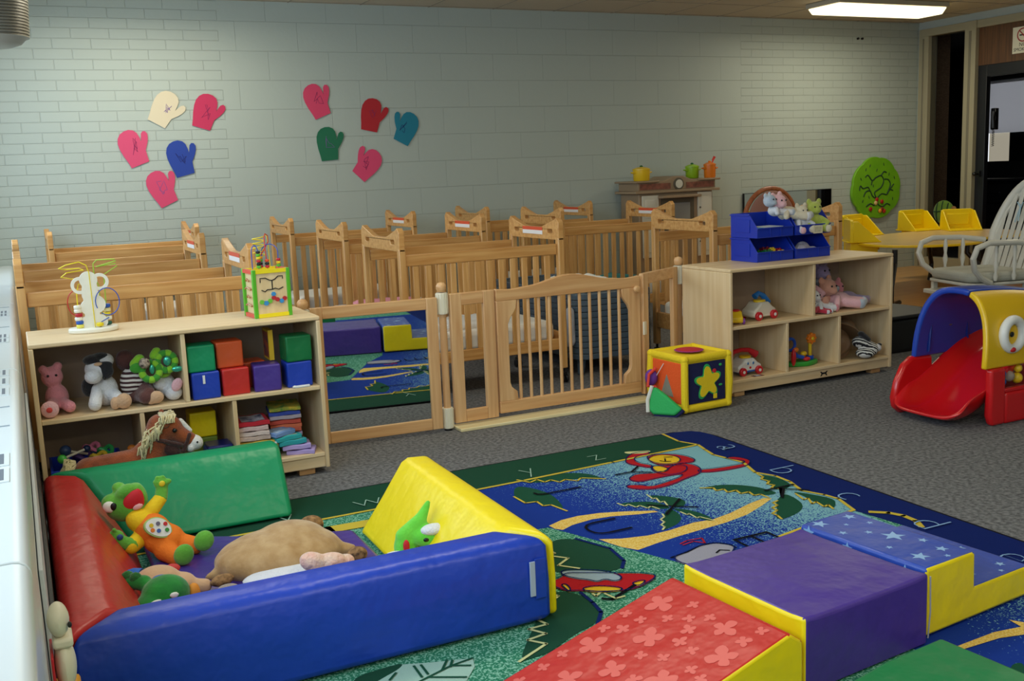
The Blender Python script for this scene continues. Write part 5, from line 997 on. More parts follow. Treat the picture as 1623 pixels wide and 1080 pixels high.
ZB = mat('zebra_plush', 'dcdcd8', .9, bump=.3, bscale=150); nt = ZB.node_tree; tc = nt.nodes.new('ShaderNodeTexCoord'); wv = nt.nodes.new('ShaderNodeTexWave'); wv.bands_direction = 'DIAGONAL'; wv.inputs['Scale'].default_value = 22; wv.inputs['Distortion'].default_value = 3.5; wv.inputs['Detail Scale'].default_value = 1.5
rp = nt.nodes.new('ShaderNodeValToRGB'); rp.color_ramp.interpolation = 'CONSTANT'; rp.color_ramp.elements[1].position = .48; rp.color_ramp.elements[0].color = (.012, .012, .016, 1); rp.color_ramp.elements[1].color = (*lin('dcdcd8'), 1)
nt.links.new(tc.outputs['Object'], wv.inputs[0]); nt.links.new(wv.outputs[1], rp.inputs[0]); nt.links.new(rp.outputs[0], nt.nodes['Principled BSDF'].inputs['Base Color'])
zx = 4.40
plush('body', ZB, [('l', (zx-.035, 4.47, BOTZ+.10), (zx+.03, 4.45, BOTZ+.06), .036, .034), ((zx-.02, 4.44, BOTZ+.035), (.05, .045, .032)), ((zx+.015, 4.44, BOTZ+.05), (.04, .035, .04))], t, .005); plush('muzzle', WHT, [((zx+.058, 4.445, BOTZ+.055), (.028, .026, .026))], t, .0045); plush('nose', BLK, [((zx+.076, 4.44, BOTZ+.074), (.012, .012, .010))], t, .004, 2); t.scale = (1.15, 1.15, .95); t.location.y = 4.42; t.location.x = 4.41; plush('mane', BLK, [('l', (zx-.04, 4.45, BOTZ+.155), (zx+.0, 4.44, BOTZ+.115), .018, .014)], t, .005)
base()
def bear(name, label, x, y, z, body, headm, face, tilt=0, sc=1.0, group=None, lie=False):
    sc *= 1.18; t = thing(name, label, 'plush toy', (x, y, z), group or 'plush pile on the right shelf', 0, local=True); t.scale = (sc, sc, sc)
    if lie:
        plush('body', body, [((0, 0, .045), (.075, .045, .042)), ('l', (.05, -.02, .04), (.115, -.05, .03), .026, .024), ('l', (-.01, -.03, .04), (.055, -.085, .028), .026, .024), ('l', (-.04, -.03, .06), (-.075, -.06, .03), .018, .016)], t, .006)
        plush('head', headm, [((-.075, .0, .115), (.046, .044, .044)), ((-.11, .01, .15), (.018, .012, .02)), ((-.045, .02, .155), (.018, .012, .022)), ((-.075, -.035, .10), (.026, .018, .018))], t, .006)
        plush('foot', face, [((.125, -.055, .03), (.022, .018, .026)), ((.065, -.095, .028), (.026, .016, .026))], t, .005)
        eyes([(-.092, -.042, .125), (-.06, -.043, .125)], .005, t)
    else:
        plush('body', body, [((0, 0, .06), (.05, .045, .06)), ('l', (-.025, -.02, .03), (-.05, -.075, .022), .024, .022), ('l', (.025, -.02, .03), (.05, -.075, .022), .024, .022), ('l', (-.035, -.02, .085), (-.06, -.05, .05), .018, .016), ('l', (.035, -.02, .085), (.065, -.05, .06), .018, .016)], t, .006)
        plush('head', headm, [((0, -.005, .145), (.046, .042, .042)), ((-.034, 0, .185), (.017, .012, .022)), ((.034, 0, .185), (.017, .012, .022)), ((0, -.04, .132), (.024, .018, .018))], t, .006)
        plush('foot', face, [((-.052, -.085, .024), (.022, .014, .024)), ((.052, -.085, .024), (.022, .014, .024))], t, .005)
        eyes([(-.017, -.043, .155), (.017, -.043, .155)], .005, t)
    t.rotation_euler = (0, 0, tilt); base(); return t
GRYP = fur('grey_pink_plush', 'bcaab0'); LIL = fur('lilac_plush', 'a898c0'); PCH = fur('peach_plush', 'd89c84'); LBL = fur('pale_blue_plush', 'a8b8cc', 'c8d0d8')
bear('plush_rabbit', 'grey pink plush rabbit sitting at the left of the right-shelf plush pile', 4.07, 4.55, MIDZ+.035, LPINK, GRYP, PCH, -.1, 1.0)
bear('plush_bear', 'plush bear in a lilac hood with peach face in the middle of the pile', 4.225, 4.60, MIDZ+.04, LBL, LIL, PCH, .15, 1.0)
bear('plush_rabbit', 'pale pink plush rabbit lying across the front of the pile', 4.27, 4.50, MIDZ, LPINK, PCH, LBL, .1, .98, lie=True)
bear('plush_mouse', 'lilac plush animal lying at the right end of the pile', 4.43, 4.60, MIDZ, LIL, PINK, GRYP, -.1, .8, lie=True)
bear('plush_bear', 'white plush bear with pink soles at the front left of the pile', 4.10, 4.47, MIDZ, WHT, WHT, PINK, .3, .72, lie=True)
bear('plush_doll', 'small red and white plush doll lying against the divider on the right shelf', 4.055, 4.42, MIDZ, fur('red_plush', 'b82840'), WHT, WHT, -.3, .42, lie=True)
# ---------------------------------------------------------------- blue bins on the right shelf
MBIN = mat('bin_blue', '1230a8', .35)
def bin_(x, y, z, w_, d_, h_, label):
    t = thing('storage_bin', label, 'bin', (x, y, z), 'stacking blue storage bins', math.radians(1.5), local=True); k = .004
    side = [(-.0, .0), (d_, 0), (d_, h_), (d_*.30, h_), (.0, h_*.42)]
    b = MB()
    for a in (0, w_-k): b.prism(side, a, a+k, 'x')
    b.box(k, w_-k, 0, d_, 0, k); b.box(k, w_-k, d_-k, d_, k, h_); b.box(k, w_-k, 0, k, k, h_*.42); b.done('shell', MBIN, t, bevel=.0012)
    b = MB(); b.box(-.006, 0, d_*.28, d_+.004, h_-.010, h_-.004); b.box(w_, w_+.0, d_*.28, d_, h_-.010, h_-.004); b.box(-.004, 0, .06, d_*.8, .03, h_-.03); b.box(.09, .094, -.004, 0, .006, h_*.40); b.box(w_-.094, w_-.09, -.004, 0, .006, h_*.40); b.box(0, w_, -.006, 0, h_*.38, h_*.42); b.done('rib', MBIN, t, bevel=.001)
    base(); return t
bx = (3.705, 3.985); by = 4.515; bw, bd_, bh = .262, .225, .133
for i, x in enumerate(bx):
    for j in range(2): bin_(*R_(x, by), ZT+.0105+j*(bh+.001), bw, bd_, bh, 'blue storage bin, %s %s of the four on the right shelf' % (('bottom', 'top')[j], ('left', 'right')[i]))
zb = ZT+.0155
def tblock(x, y, z, m, label, sx=.05, sy=.03, sz=.022):
    t = thing('building_block', label, 'building block', (x, y, z), 'building blocks in the bottom left bin')
    MB().box(x-sx/2, x+sx/2, y-sy/2, y+sy/2, z, z+sz).done('brick', m, t, bevel=.002)
    b = MB()
    for i in (-1, 1): b.cyl((x+i*sx/4, y, z+sz), (x+i*sx/4, y, z+sz+.006), .008, n=12)
    b.done('stud', m, t); base()
DGP = mat('dark_green_plastic', '14602c', .35); DRP = mat('dark_red_plastic', '8c1424', .35)
for q in ((3.80, 4.56, zb, DGP, 'dark green building block at the left front of the bin', .05, .04, .055), (3.77, 4.61, zb, DGP, 'dark green building block further back in the bin', .05, .04, .05), (3.85, 4.58, zb, YP, 'tall yellow building block in the bottom left bin', .03, .03, .062), (3.90, 4.56, zb, YP, 'long yellow building block at the front right of the bin', .05, .03, .045), (3.87, 4.66, zb, DRP, 'dark red building block at the back of the bin', .06, .04, .06), (3.93, 4.62, zb, RP, 'red building block at the back right of the bin', .04, .03, .05)): tblock(*q)
t = thing('knit_toy', 'pale knitted plush bundle in the bottom right bin', 'plush toy', (4.09, 4.60, zb)); plush('body', fur('pale_knit', 'c0b8c4', '9c94a8', .8, 80), [((4.06, 4.58, zb+.035), (.045, .04, .035)), ((4.09, 4.60, zb+.05), (.04, .04, .035)), ((4.14, 4.57, zb+.03), (.03, .03, .026))], t)
zu = zb+bh+.001
base((3.78, 4.6, zu)); setp(MB().box(3.74, 3.84, 4.56, 4.68, zu, zu+.05).box(3.76, 3.90, 4.54, 4.66, zu+.05, zu+.054, 1).done('cloth_book', [mat('cyan_cover', '2c98cc', .5), mat('light_page', 'b8c4cc', .6)], bevel=.003), 'cyan cloth book in the top left bin', 'book'); base()
YG = fur('yellow_green_plush', 'b8c45c', 'a4b048'); 
bear('plush_lamb', 'cream plush lamb lying over the top right bin', 4.00, 4.62, zu+.07, CREAMF, LPINK, WHT, .1, .85, 'plush toys heaped in the top right bin', lie=True)
bear('plush_rabbit', 'white plush rabbit sitting at the front of the top right bin', 4.065, 4.585, zu+.0, WHT, CREAMF, LPINK, .0, .72, 'plush toys heaped in the top right bin')
bear('plush_doll', 'yellow green plush doll hanging over the front of the top right bin', 4.165, 4.59, zu+.0, YG, YG, CREAMF, -.2, .80, 'plush toys heaped in the top right bin')
bear('plush_bear', 'white plush bear lying on the left rim between the top bins', 3.92, 4.63, zu+.10, WHT, LBL, LBL, .3, .7, 'plush toys heaped in the top right bin', lie=True)
base((4.12, 4.49, zu)); setp(MB().box(4.085, 4.15, 4.500, 4.503, zu-.0, zu+.045).box(4.092, 4.142, 4.4995, 4.500, zu+.008, zu+.037, 1).done('paper_label', [mat('cream_card', 'd4ccb0', .7), mat('printed_card', 'a8a890', .7, color2='c8c0a4', vscale=60)]), 'cream card label on the front of the top right bin', 'label'); base()
# ---------------------------------------------------------------- toddler slide
t = thing('toddler_slide', 'red, blue and yellow plastic toddler slide with arched tunnel walls', 'slide', (4.2, 3.42, 0))
SB = mat('slide_blue', '1440a8', .28, coat=.2); SY = mat('slide_yellow', 'e8bc18', .28, coat=.2); SRD = mat('slide_red', 'd0161c', .22, coat=.4)
yN, yF, yc = 3.20, 3.64, 3.42; zb = .27; hw = .22; ht = .36
def vault(a0, a1, m, name, x0=3.93, x1=4.42, th=.03):
    b = MB(); n = 14; nx = 6; R = []
    for i in range(n+1):
        a = a0+(a1-a0)*i/n; row = []
        for j in range(nx+1):
            f = j/nx; x = x0+(x1-x0)*f; sh_ = 1-.10*f*f
            lean = -.0
            for th_ in (0, th):
                cy = yc+(hw-th_)*math.copysign(abs(math.cos(a))**.72, math.cos(a)); cz = zb+(ht*sh_-th_)*abs(math.sin(a))**.80
                row.append(b.bm.verts.new((x+.045*math.sin(a)*(1-f), cy, cz)))
        R.append(row)
    for A, B in zip(R, R[1:]):
        for j in range(nx):
            b.bm.faces.new((A[2*j], A[2*j+2], B[2*j+2], B[2*j])); b.bm.faces.new((A[2*j+1], B[2*j+1], B[2*j+3], A[2*j+3]))
        b.bm.faces.new((A[0], B[0], B[1], A[1])); b.bm.faces.new((A[-2], A[-1], B[-1], B[-2]))
    for row in (R[0], R[-1]):
        for j in range(nx): b.bm.faces.new((row[2*j], row[2*j+1], row[2*j+3], row[2*j+2]))
    return b.done(name, m, t, bevel=.010, seg=3, smooth=60)
va = vault(0.0, PI*.58, SB, 'arch_wall'); vb = vault(PI*.585, PI, SY, 'arch_wall')
# ridges on the yellow shell, recessed panel on the blue one
b = MB(); b.tube([(4.02, yF-.034, zb+.02), (4.03, yF-.036, zb+.16), (4.06, yF-.05, zb+.24), (4.14, yF-.06, zb+.27), (4.24, yF-.05, zb+.24), (4.28, yF-.036, zb+.16), (4.29, yF-.034, zb+.02)], .006, 8); b.done('panel_groove', mat('slide_blue_groove', '0c2c80', .3), va)
MB().cyl((4.16, yF-.028, .42), (4.16, yF-.040, .42), .012).done('bolt', M_STEEL, t)
# red lower body: curved chute, side rails, posts
b = MB(); n = 20; rows = []
def cz(u): return .022+.25*(1-math.cos(PI*min(1, max(0, (u-.16)/.84))))/2+(.02*((.16-u)/.16)**2 if u < .16 else 0)
for i in range(n+1):
    u = i/n; x = 3.80+.62*u; hw2 = .205-.0*u; row = []
    for k in range(13):
        v = k/12*2-1; e = max(0, abs(v)-.62)/.38; rim = (.10+.05*math.sin(PI*min(1, u*1.2)))*e**1.6*(1-.75*max(0, 1-u/.12))
        row.append(b.bm.verts.new((x-.03*(1-u)*(1-v*v)**.5*1.6, yc+v*hw2, cz(u)+rim)))
    rows.append(row)
for A, B in zip(rows, rows[1:]):
    for k in range(12): b.bm.faces.new((A[k], B[k], B[k+1], A[k+1]))
o = b.done('chute', SRD, t, smooth=180); s_ = o.modifiers.new('thick', 'SOLIDIFY'); s_.thickness = .018; s_.offset = -1; s_ = o.modifiers.new('sub', 'SUBSURF'); s_.levels = 1; s_.render_levels = 1
b = MB()
for i in range(5): b.tube([(3.84+.035*i, yc-.10, cz((.04+.035*i)/.62)+.004), (3.84+.035*i, yc+.10, cz((.04+.035*i)/.62)+.004)], .005, 6)
b.done('grip_ribs', SRD, t)
for y0, y1 in ((yN-.012, yN+.028), (yF-.028, yF+.012)):
    b = MB()
    if y0 < yc: b.prism([(3.975, .0), (4.06, 0), (4.055, .27), (3.955, .27), (3.96, .16), (3.955, .05)], y0, y1, 'y')
    else: b.prism([(3.85, .0), (4.06, 0), (4.055, .27), (3.92, .275), (3.865, .24), (3.82, .16), (3.80, .08), (3.81, .03)], y0, y1, 'y')
    b.done('side_wall', SRD, t, bevel=.014, seg=3)
    MB().box(4.056, 4.75, y0, y1, .0, .15).done('side_wall', SRD, t, bevel=.014, seg=3)
MB().box(4.42, 4.75, yN+.03, yF-.03, .22, .25).done('platform', SRD, t, bevel=.006)
MB().box(4.056, 4.75, yN-.008, yN+.022, .150, .168).box(4.42, 4.75, yN-.008, yN+.022, .24, .30).box(4.70, 4.75, yN-.008, yN+.022, .168, .24).done('window_rail', SRD, t, bevel=.005)
MB().box(4.06, 4.70, yN+.004, yN+.008, .168, .27).done('clear_window', M_GLASS, t, smooth=None)
for i, (x, z, c, r) in enumerate(((4.075, .195, 'BP', .022), (4.075, .232, 'BP', .020), (4.125, .215, 'C', .026), (4.18, .20, 'YP', .026), (4.185, .245, 'YP', .020))):
    MB().ell((x, yN+.03, z), r).done('spin_ball', {'BP': BP, 'YP': YP, 'C': mat('clear_ball', 'b0a498', .1, alpha=.7)}[c], t)
Mw = Matrix.Translation((4.10, yN+.016, .42)) @ Matrix.Rotation(PI/2, 4, 'X') @ Matrix.Rotation(0, 4, 'Z')
b = MB(); b.tube([Mw @ Vector((.062*math.cos(a), .068*math.sin(a), .018)) for a in [2*PI*k/32 for k in range(32)]], .022, 12, closed=True); b.done('steering_wheel', M_WHITE, t)
b = MB(); b.cyl(Mw @ Vector((0, 0, -.005)), Mw @ Vector((0, 0, .012)), .045, n=28); b.done('wheel_hub', SY, t); b = MB(); b.ell(Mw @ Vector((-.005, 0, .018)), (.013, .006, .013)); b.done('horn_eye', M_BLACK, t); b = MB(); b.ell(Mw @ Vector((-.018, -.068, .036)), (.018, .010, .012)); b.done('red_button', RP, t)
base()
# ---------------------------------------------------------------- white glider chair
t = thing('glider_chair', 'white wooden glider rocking chair with bow back and grey cushion', 'chair', (6.02, 4.98, 0), None, math.radians(166), local=True)
# local frame: +x forward (towards the room's left), y across
MWC = mat('chair_white_paint', 'd4d2c8', .35, coat=.2); CU = mat('grey_cushion', 'b4b4a8', .8, bump=.2, bscale=60)
MB().prism(rrect(.50, .50, .07), .365, .385).done('seat', MWC, t, bevel=.006)
b = MB(); b.prism(rrect(.49, .50, .09), .388, .455); b.done('cushion', CU, t, bevel=.025, seg=4)
bow = []
for k in range(25):
    a = PI*k/24; y = .285*math.cos(a); hgt = .70*math.sin(a)**.62; bow.append((-.22-.30*hgt/.7*.72, y*(1.0-.10*(hgt < .25)), .40+hgt*.93))
b = MB(); b.tube(bow, .033, 12); b.done('back_bow', MWC, t)
b = MB(); b.tube([(p[0]+.006, p[1]*.90, .40+(p[2]-.40)*.93) for p in bow], .012, 8); b.done('inner_bow', MWC, t)
for k in range(8):
    y = -.20+.4*k/7; hh = .70*(1-(y/.285)**2)**.31*.93-.01
    b = MB(); b.prism([(y-.024, 0), (y+.024, 0), (y*1.12+.019, hh), (y*1.12-.019, hh)], -.004, .004, 'x', M=Matrix.Translation((-.225, 0, .40)) @ Matrix(((1, 0, -.309, 0), (0, 1, 0, 0), (0, 0, 1, 0), (0, 0, 0, 1)))); b.done('slat', MWC, t, bevel=.002)
for s_ in (-1, 1):
    b = MB(); b.tube([(-.24, s_*.28, .63), (-.05, s_*.30, .655), (.16, s_*.31, .66), (.25, s_*.31, .63), (.275, s_*.305, .56), (.25, s_*.29, .48), (.18, s_*.27, .42), (.10, s_*.255, .385)], .020, 10); b.done('arm', MWC, t)
    for x in (-.06, .08):
        b = MB(); b.lathe([(.010, 0), (.016, .03), (.009, .06), (.018, .11), (.010, .15), (.015, .20), (.009, .25)], M=Matrix.Translation((x, s_*.275, .40)), n=14); b.done('spindle', MWC, t)
    b = MB(); b.box(-.30, .30, s_*.22-.02, s_*.22+.02, .0, .045); b.done('base_runner', MWC, t, bevel=.008)
    for x in (-.2, .2): b = MB(); b.box(x-.02, x+.02, s_*.22-.015, s_*.22+.015, .045, .365); b.done('base_leg', MWC, t, bevel=.006)
MB().box(-.28, .28, -.235, .235, .28, .31).done('base_board', MWC, t, bevel=.006)
b = MB(); RIB = mat('pale_blue_ribbon', 'a4c0cc', .6)
for pts in ([(-.33, -.03, .86), (-.325, -.055, .90), (-.33, -.035, .88)], [(-.33, -.03, .86), (-.325, .0, .90), (-.33, -.02, .88)], [(-.33, -.03, .87), (-.30, -.045, .76)], [(-.33, -.03, .87), (-.30, -.01, .77)]): b.tube(pts, .005, 6)
b.done('ribbon_bow', RIB, t); base()
# black bin behind the right shelf
t = thing('black_bin', 'low black plastic bin standing right of the right toy shelf', 'bin', (5.15, 5.0, 0)); b = MB(); b.prism([(5.12+x, 4.98+y) for x, y in rrect(.62, .44, .07)], 0, .22); b.done('body', M_BLACK, t, bevel=.02, seg=3)
b = MB(); b.prism([(5.12+x, 4.98+y) for x, y in rrect(.65, .47, .08)], .222, .245); b.done('lid', mat('black_lid', '1a1c20', .5), t, bevel=.006); base()
# ---------------------------------------------------------------- kidney activity table with moulded seats
t = thing('activity_table', 'kidney shaped wooden table with bright yellow edge and bucket seats at the right', 'table', (7.4, 6.8, 0))
TX, TY, TA = 7.72, 6.80, math.radians(16); TZ = .50
MT_ = Matrix.Translation((TX, TY, 0)) @ Matrix.Rotation(TA, 4, 'Z')
def kid(d=0):
    out = []
    for k in range(64):
        a = 2*PI*k/64; r = 1+.0*a; x = 1.04*math.cos(a); y = .66*math.sin(a); y += .26*math.exp(-(x/.36)**2)*(1 if y < 0 else 0); out.append((x*(1+d), y*(1+d)))
    return out
b = MB(); b.prism(kid(0), TZ-.022, TZ-.002, M=MT_); b.done('edge_band', mat('yellow_edge', 'f0c810', .4), t, bevel=.004)
b = MB(); b.prism(kid(-.03), TZ-.002, TZ+.001, M=MT_); b.done('tabletop', wood('maple_laminate', 'd8b880', 'ccaa70', 'x', .35, .3), t)
YS = mat('yellow_seat_plastic', 'f2d208', .35)
def bucket(x, y, rz):
    M = Matrix.Translation((x, y, TZ)) @ Matrix.Rotation(rz, 4, 'Z')
    b = MB(); b.box(-.16, .16, -.10, .20, .001, .014, M=M); b.box(-.12, .12, -.08, .16, -.14, .0, M=M)
    b.prism([(-.165, 0), (.165, 0), (.155, .195), (.13, .205), (-.13, .205), (-.155, .195)], .14, .17, 'y', M=M)
    for s_ in (-1, 1): b.prism([(-.09, .012), (.15, .012), (.15, .19), (.10, .19)], s_*.152-.007, s_*.152+.007, 'x', M=M)
    b.box(-.11, .11, .128, .14, .05, .16, M=M)
    return b.done('bucket_seat', YS, t, bevel=.008, seg=3)
for (x, y, rz) in ((7.42, 7.46, .15), (8.22, 7.50, -.10), (8.42, 7.18, -.5), (6.92, 6.95, 1.0)): bucket(x, y, rz)
for lx, ly, dx, dy in ((6.60, 6.30, -.16, -.12), (7.75, 6.55, .05, -.2), (7.0, 7.2, -.1, .12), (8.1, 7.3, .15, .1)):
    b = MB(); b.tube([(lx, ly, TZ-.02), (lx, ly, .36), (lx+dx*.4, ly+dy*.4, .28), (lx+dx, ly+dy, .18), (lx+dx, ly+dy, .09), (lx+dx*.5, ly+dy*.5, .025), (lx+.10, ly+.04, .022)], .022, 10); b.done('leg', M_BLACK, t)
base()
# ---------------------------------------------------------------- along the back wall
t = thing('play_kitchen', 'toy kitchen with brown stone pattern shelf, round clock and white doors by the wall', 'toy kitchen', (5.68, 8.25, 0))
KB = mat('kitchen_tan', '9c8468', .5); KW = mat('kitchen_white', 'd8d4c4', .45); KS = mat('kitchen_stone', '9c5c48', .6, color2='6c4438', vscale=26); KD = mat('kitchen_dark', '5c5444', .5)
yk = 8.12
b = MB(); b.box(5.26, 6.10, yk, 8.44, 0, 1.00); b.done('body', KB, t, bevel=.01)
b = MB(); b.box(5.20, 6.16, yk-.04, 8.45, 1.0, 1.025); b.prism([(5.24, 1.025), (6.12, 1.025), (6.12, 1.10), (5.95, 1.10), (5.84, 1.115), (5.75, 1.15), (5.64, 1.15), (5.55, 1.115), (5.44, 1.10), (5.24, 1.10)], yk-.02, 8.44, 'y'); b.box(5.20, 5.46, yk-.05, 8.45, 1.10, 1.118); b.box(5.92, 6.16, yk-.05, 8.45, 1.10, 1.118); b.done('top_shelf', KB, t, bevel=.005)
for a, c in ((5.26, 5.60), (5.78, 6.10)): MB().box(a, c, yk-.024, yk-.018, 1.035, 1.09).done('stone_band', KS, t)
MB().cyl((5.69, yk-.018, 1.078), (5.69, yk-.034, 1.078), .056, n=28).done('clock_rim', KD, t, bevel=.003); ck = [q for q in t.children if q.name.startswith('clock_rim')][0]; MB().cyl((5.69, yk-.034, 1.078), (5.69, yk-.037, 1.078), .040, n=28).done('clock_face', KW, ck)
for a, c, z0_, z1_ in ((5.29, 5.47, .72, .98), (5.92, 6.08, .70, .99), (5.29, 5.47, .40, .68), (5.92, 6.08, .38, .66)):
    b = MB(); b.box(a, c, yk-.014, yk, z0_, z1_); b.box(a+.03, c-.03, yk-.018, yk-.014, z0_+.05, z1_-.04); d = b.done('door', KW, t, bevel=.004); MB().ell((a+.02, yk-.022, (z0_+z1_)/2), .009).done('knob', KD, d)
MB().box(5.50, 5.88, yk-.004, yk+.002, .62, .97).done('oven_recess', KD, t); MB().box(5.55, 5.83, yk-.012, yk-.005, .70, .90).done('oven_door', mat('kitchen_grey', '8c8c88', .4), t, bevel=.006)
MB().box(5.46, 5.90, yk-.10, yk, .95, .975).done('worktop', KB, t, bevel=.005); base()
def pot(x, y, z, m, r, h, lb, tall=None):
    t = thing('toy_pot', lb, 'toy pot', (x, y, z), 'toy pots on the play kitchen'); MB().lathe([(r*.86, 0), (r*.95, h*.1), (r, h)], (x, y, z), 24).done('body', m, t, bevel=.002)
    MB().lathe([(r*1.05, h), (r*1.04, h+.012), (r*.6, h+.026), (0, h+.032)], (x, y, z), 24).done('lid', m, t); MB().ell((x, y, z+h+.036), (.016, .016, .010)).done('knob', MC['dark_green_plastic'] if m is not OP else OP, t)
    for s_ in (-1, 1): MB().tube([(x+s_*r*.95, y-.02, z+h*.75), (x+s_*(r+.022), y-.015, z+h*.80), (x+s_*(r+.022), y+.015, z+h*.80), (x+s_*r*.95, y+.02, z+h*.75)], .007, 8).done('handle', m, t)
    base(); return t
pot(5.345, 8.2, 1.118, YP, .080, .100, 'yellow toy pot with lid at the left end of the play kitchen')
pot(5.82, 8.22, 1.137, mat('lime_plastic', '94c020', .35), .072, .090, 'lime green toy pot with lid on the play kitchen') if 0 else pot(5.995, 8.30, 1.118, mat('lime_plastic', '94c020', .35), .066, .105, 'lime green toy pot with lid on the play kitchen beside the orange one')
t = pot(6.115, 8.18, 1.118, OP, .058, .118, 'orange toy pot with a coral handle at the right end of the play kitchen')
base((6.115, 8.18, 1.118)); MB().tube([(6.135, 8.17, 1.26), (6.15, 8.17, 1.285), (6.175, 8.17, 1.315), (6.16, 8.17, 1.32), (6.14, 8.17, 1.285)], .007, 8).done('ladle_handle', mat('coral_strap', 'e04438', .7), t)
base((7.33, 8.47, .75)); setp(MB().box(6.76, 7.93, 8.470, 8.494, .68, .935).box(6.765, 7.925, 8.4685, 8.4699, .685, .93, 1).done('wall_mirror', [M_BLACK, M_MIRROR], smooth=None), 'long low mirror fixed on the brick wall behind the blue bins', 'mirror')
for x in (6.83, 7.87):
    pass
t = thing('nursing_chair', 'wooden chair with oval pinkish brown padded back behind the blue bins', 'chair', (6.22, 7.35, 0)); CW = wood('chair_reddish_wood', 'b4683c', '945030', 'z')
b = MB(); b.tube([(6.22+.30*math.cos(a), 7.42, .70+.31*math.sin(a)) for a in [2*PI*k/40 for k in range(40)]], .022, 10, closed=True); b.done('back_frame', CW, t)
b = MB(); b.ell((6.22, 7.40, .71), (.27, .045, .28), u=28, v=16); b.done('back_pad', mat('pinkish_pad', '9c7064', .8, bump=.2, bscale=30), t)
MB().box(5.96, 6.48, 6.95, 7.42, .36, .42).done('seat', CW, t, bevel=.01); MB().box(5.98, 6.46, 6.97, 7.38, .421, .47).done('seat_pad', MC['pinkish_pad'], t, bevel=.02, seg=3)
for x in (5.98, 6.42):
    for y in (6.97, 7.37): MB().box(x, x+.04, y, y+.04, 0, .36).done('leg', CW, t, bevel=.005)
base()
t = thing('small_chair', 'light wooden chair back with round cut-out corner right of the blue bins', 'chair', (5.2, 5.75, 0))
MB().shape([(5.09, .66), (5.09, .90), (5.11, .935), (5.24, .935), (5.26, .90), (5.26, .66)][::-1], [[(5.125+.014*math.cos(a), .895+.018*math.sin(a)) for a in [2*PI*k/14 for k in range(14)]]], .03, Matrix(((1, 0, 0, 0), (0, 0, 1, 5.75), (0, 1, 0, 0), (0, 0, 0, 1)))).done('back_board', M_CRIB, t, bevel=.004)
for x in (5.09, 5.23):
    for y, h in ((5.735, .66), (5.50, .34)): MB().box(x, x+.03, y, y+.03, 0, h).done('leg', M_CRIBZ, t, bevel=.004)
MB().box(5.08, 5.27, 5.49, 5.735, .34, .365).done('seat', M_CRIB, t, bevel=.006); MB().box(5.12, 5.23, 5.742, 5.758, .50, .55).done('cross_rail', M_CRIB, t, bevel=.004)
base()
# ---------------------------------------------------------------- on the walls
def mitten_poly(s_):
    """outline about 1 tall, cuff at the bottom; thumb to the right when s_ = 1"""
    p = [(-.27, -.5), (.20, -.5)]
    p += [(.24, -.18), (.30, -.10)]
    p += [(.37, .0), (.43, .12), (.455, .22), (.43, .30), (.37, .325), (.31, .28), (.27, .18), (.235, .08)]
    p += [(.235, .2), (.22, .34), (.16, .44), (.06, .495), (-.06, .5), (-.18, .46), (-.27, .37), (-.325, .24), (-.34, .08), (-.325, -.12), (-.29, -.32)]
    return [(s_*x, y) for x, y in (p if s_ > 0 else p[::-1])]
MIT = [(1.165, 1.85, 30, 1, 'dccfb2', 'cream paper mitten with faint purple scribble, top left of the mitten group'), (1.475, 1.825, 18, 1, 'c8325c', 'crimson pink paper mitten right of the cream one, top row'),
       (.905, 1.56, -20, 1, 'd84c74', 'pink paper mitten at the far left of the group'), (1.25, 1.47, -14, 1, '24429c', 'dark blue paper mitten in the left cluster'), (1.085, 1.245, -24, 1, 'd84870', 'pink paper mitten lowest on the wall, above the left cribs'),
       (2.375, 1.905, -22, 1, 'd84468', 'pink paper mitten with scribble at the left of the right cluster'), (2.845, 1.78, 12, 1, 'b4222c', 'red paper mitten in the right cluster'), (3.14, 1.67, 28, -1, '1c7c94', 'teal paper mitten at the right end of the group'),
       (2.45, 1.55, -4, 1, '1c6c4c', 'dark green paper mitten in the right cluster'), (2.775, 1.375, 44, -1, 'dc4870', 'pink paper mitten lowest of the right cluster')]
for i, (x, z, a, s_, c, lb) in enumerate(MIT):
    base((x, 8.492, z)); M = Matrix.Translation((x, 8.4925, z)) @ Matrix(((1, 0, 0, 0), (0, 0, -1, 0), (0, 1, 0, 0), (0, 0, 0, 1))) @ Matrix.Rotation(math.radians(-a), 4, 'Z') @ Matrix.Diagonal((.30, .275, 1, 1))
    b = MB(); b.prism(mitten_poly(s_), -.0015, .0015, M=M)
    rnd = random.Random(i); pts = [M @ Vector((.02*s_+rnd.uniform(-.13, .13), rnd.uniform(-.22, .25), .0018)) for _ in range(9)]
    sm = []
    for p, q in zip(pts, pts[1:]): sm += [p.lerp(q, k/4) for k in range(4)]
    b.tube(sm, .0016, 5, m=1)
    setp(b.done('paper_mitten', [mat('paper_'+c, c, .8), mat('scribble_%d' % (i % 4), ('7c5c9c', '8c2458', '1c2468', '2c3c5c')[(0, 1, 1, 2, 1, 3, 1, 3, 2, 1)[i]], .8)], smooth=None), lb, 'paper mitten', 'paper mittens on the brick wall')
base()
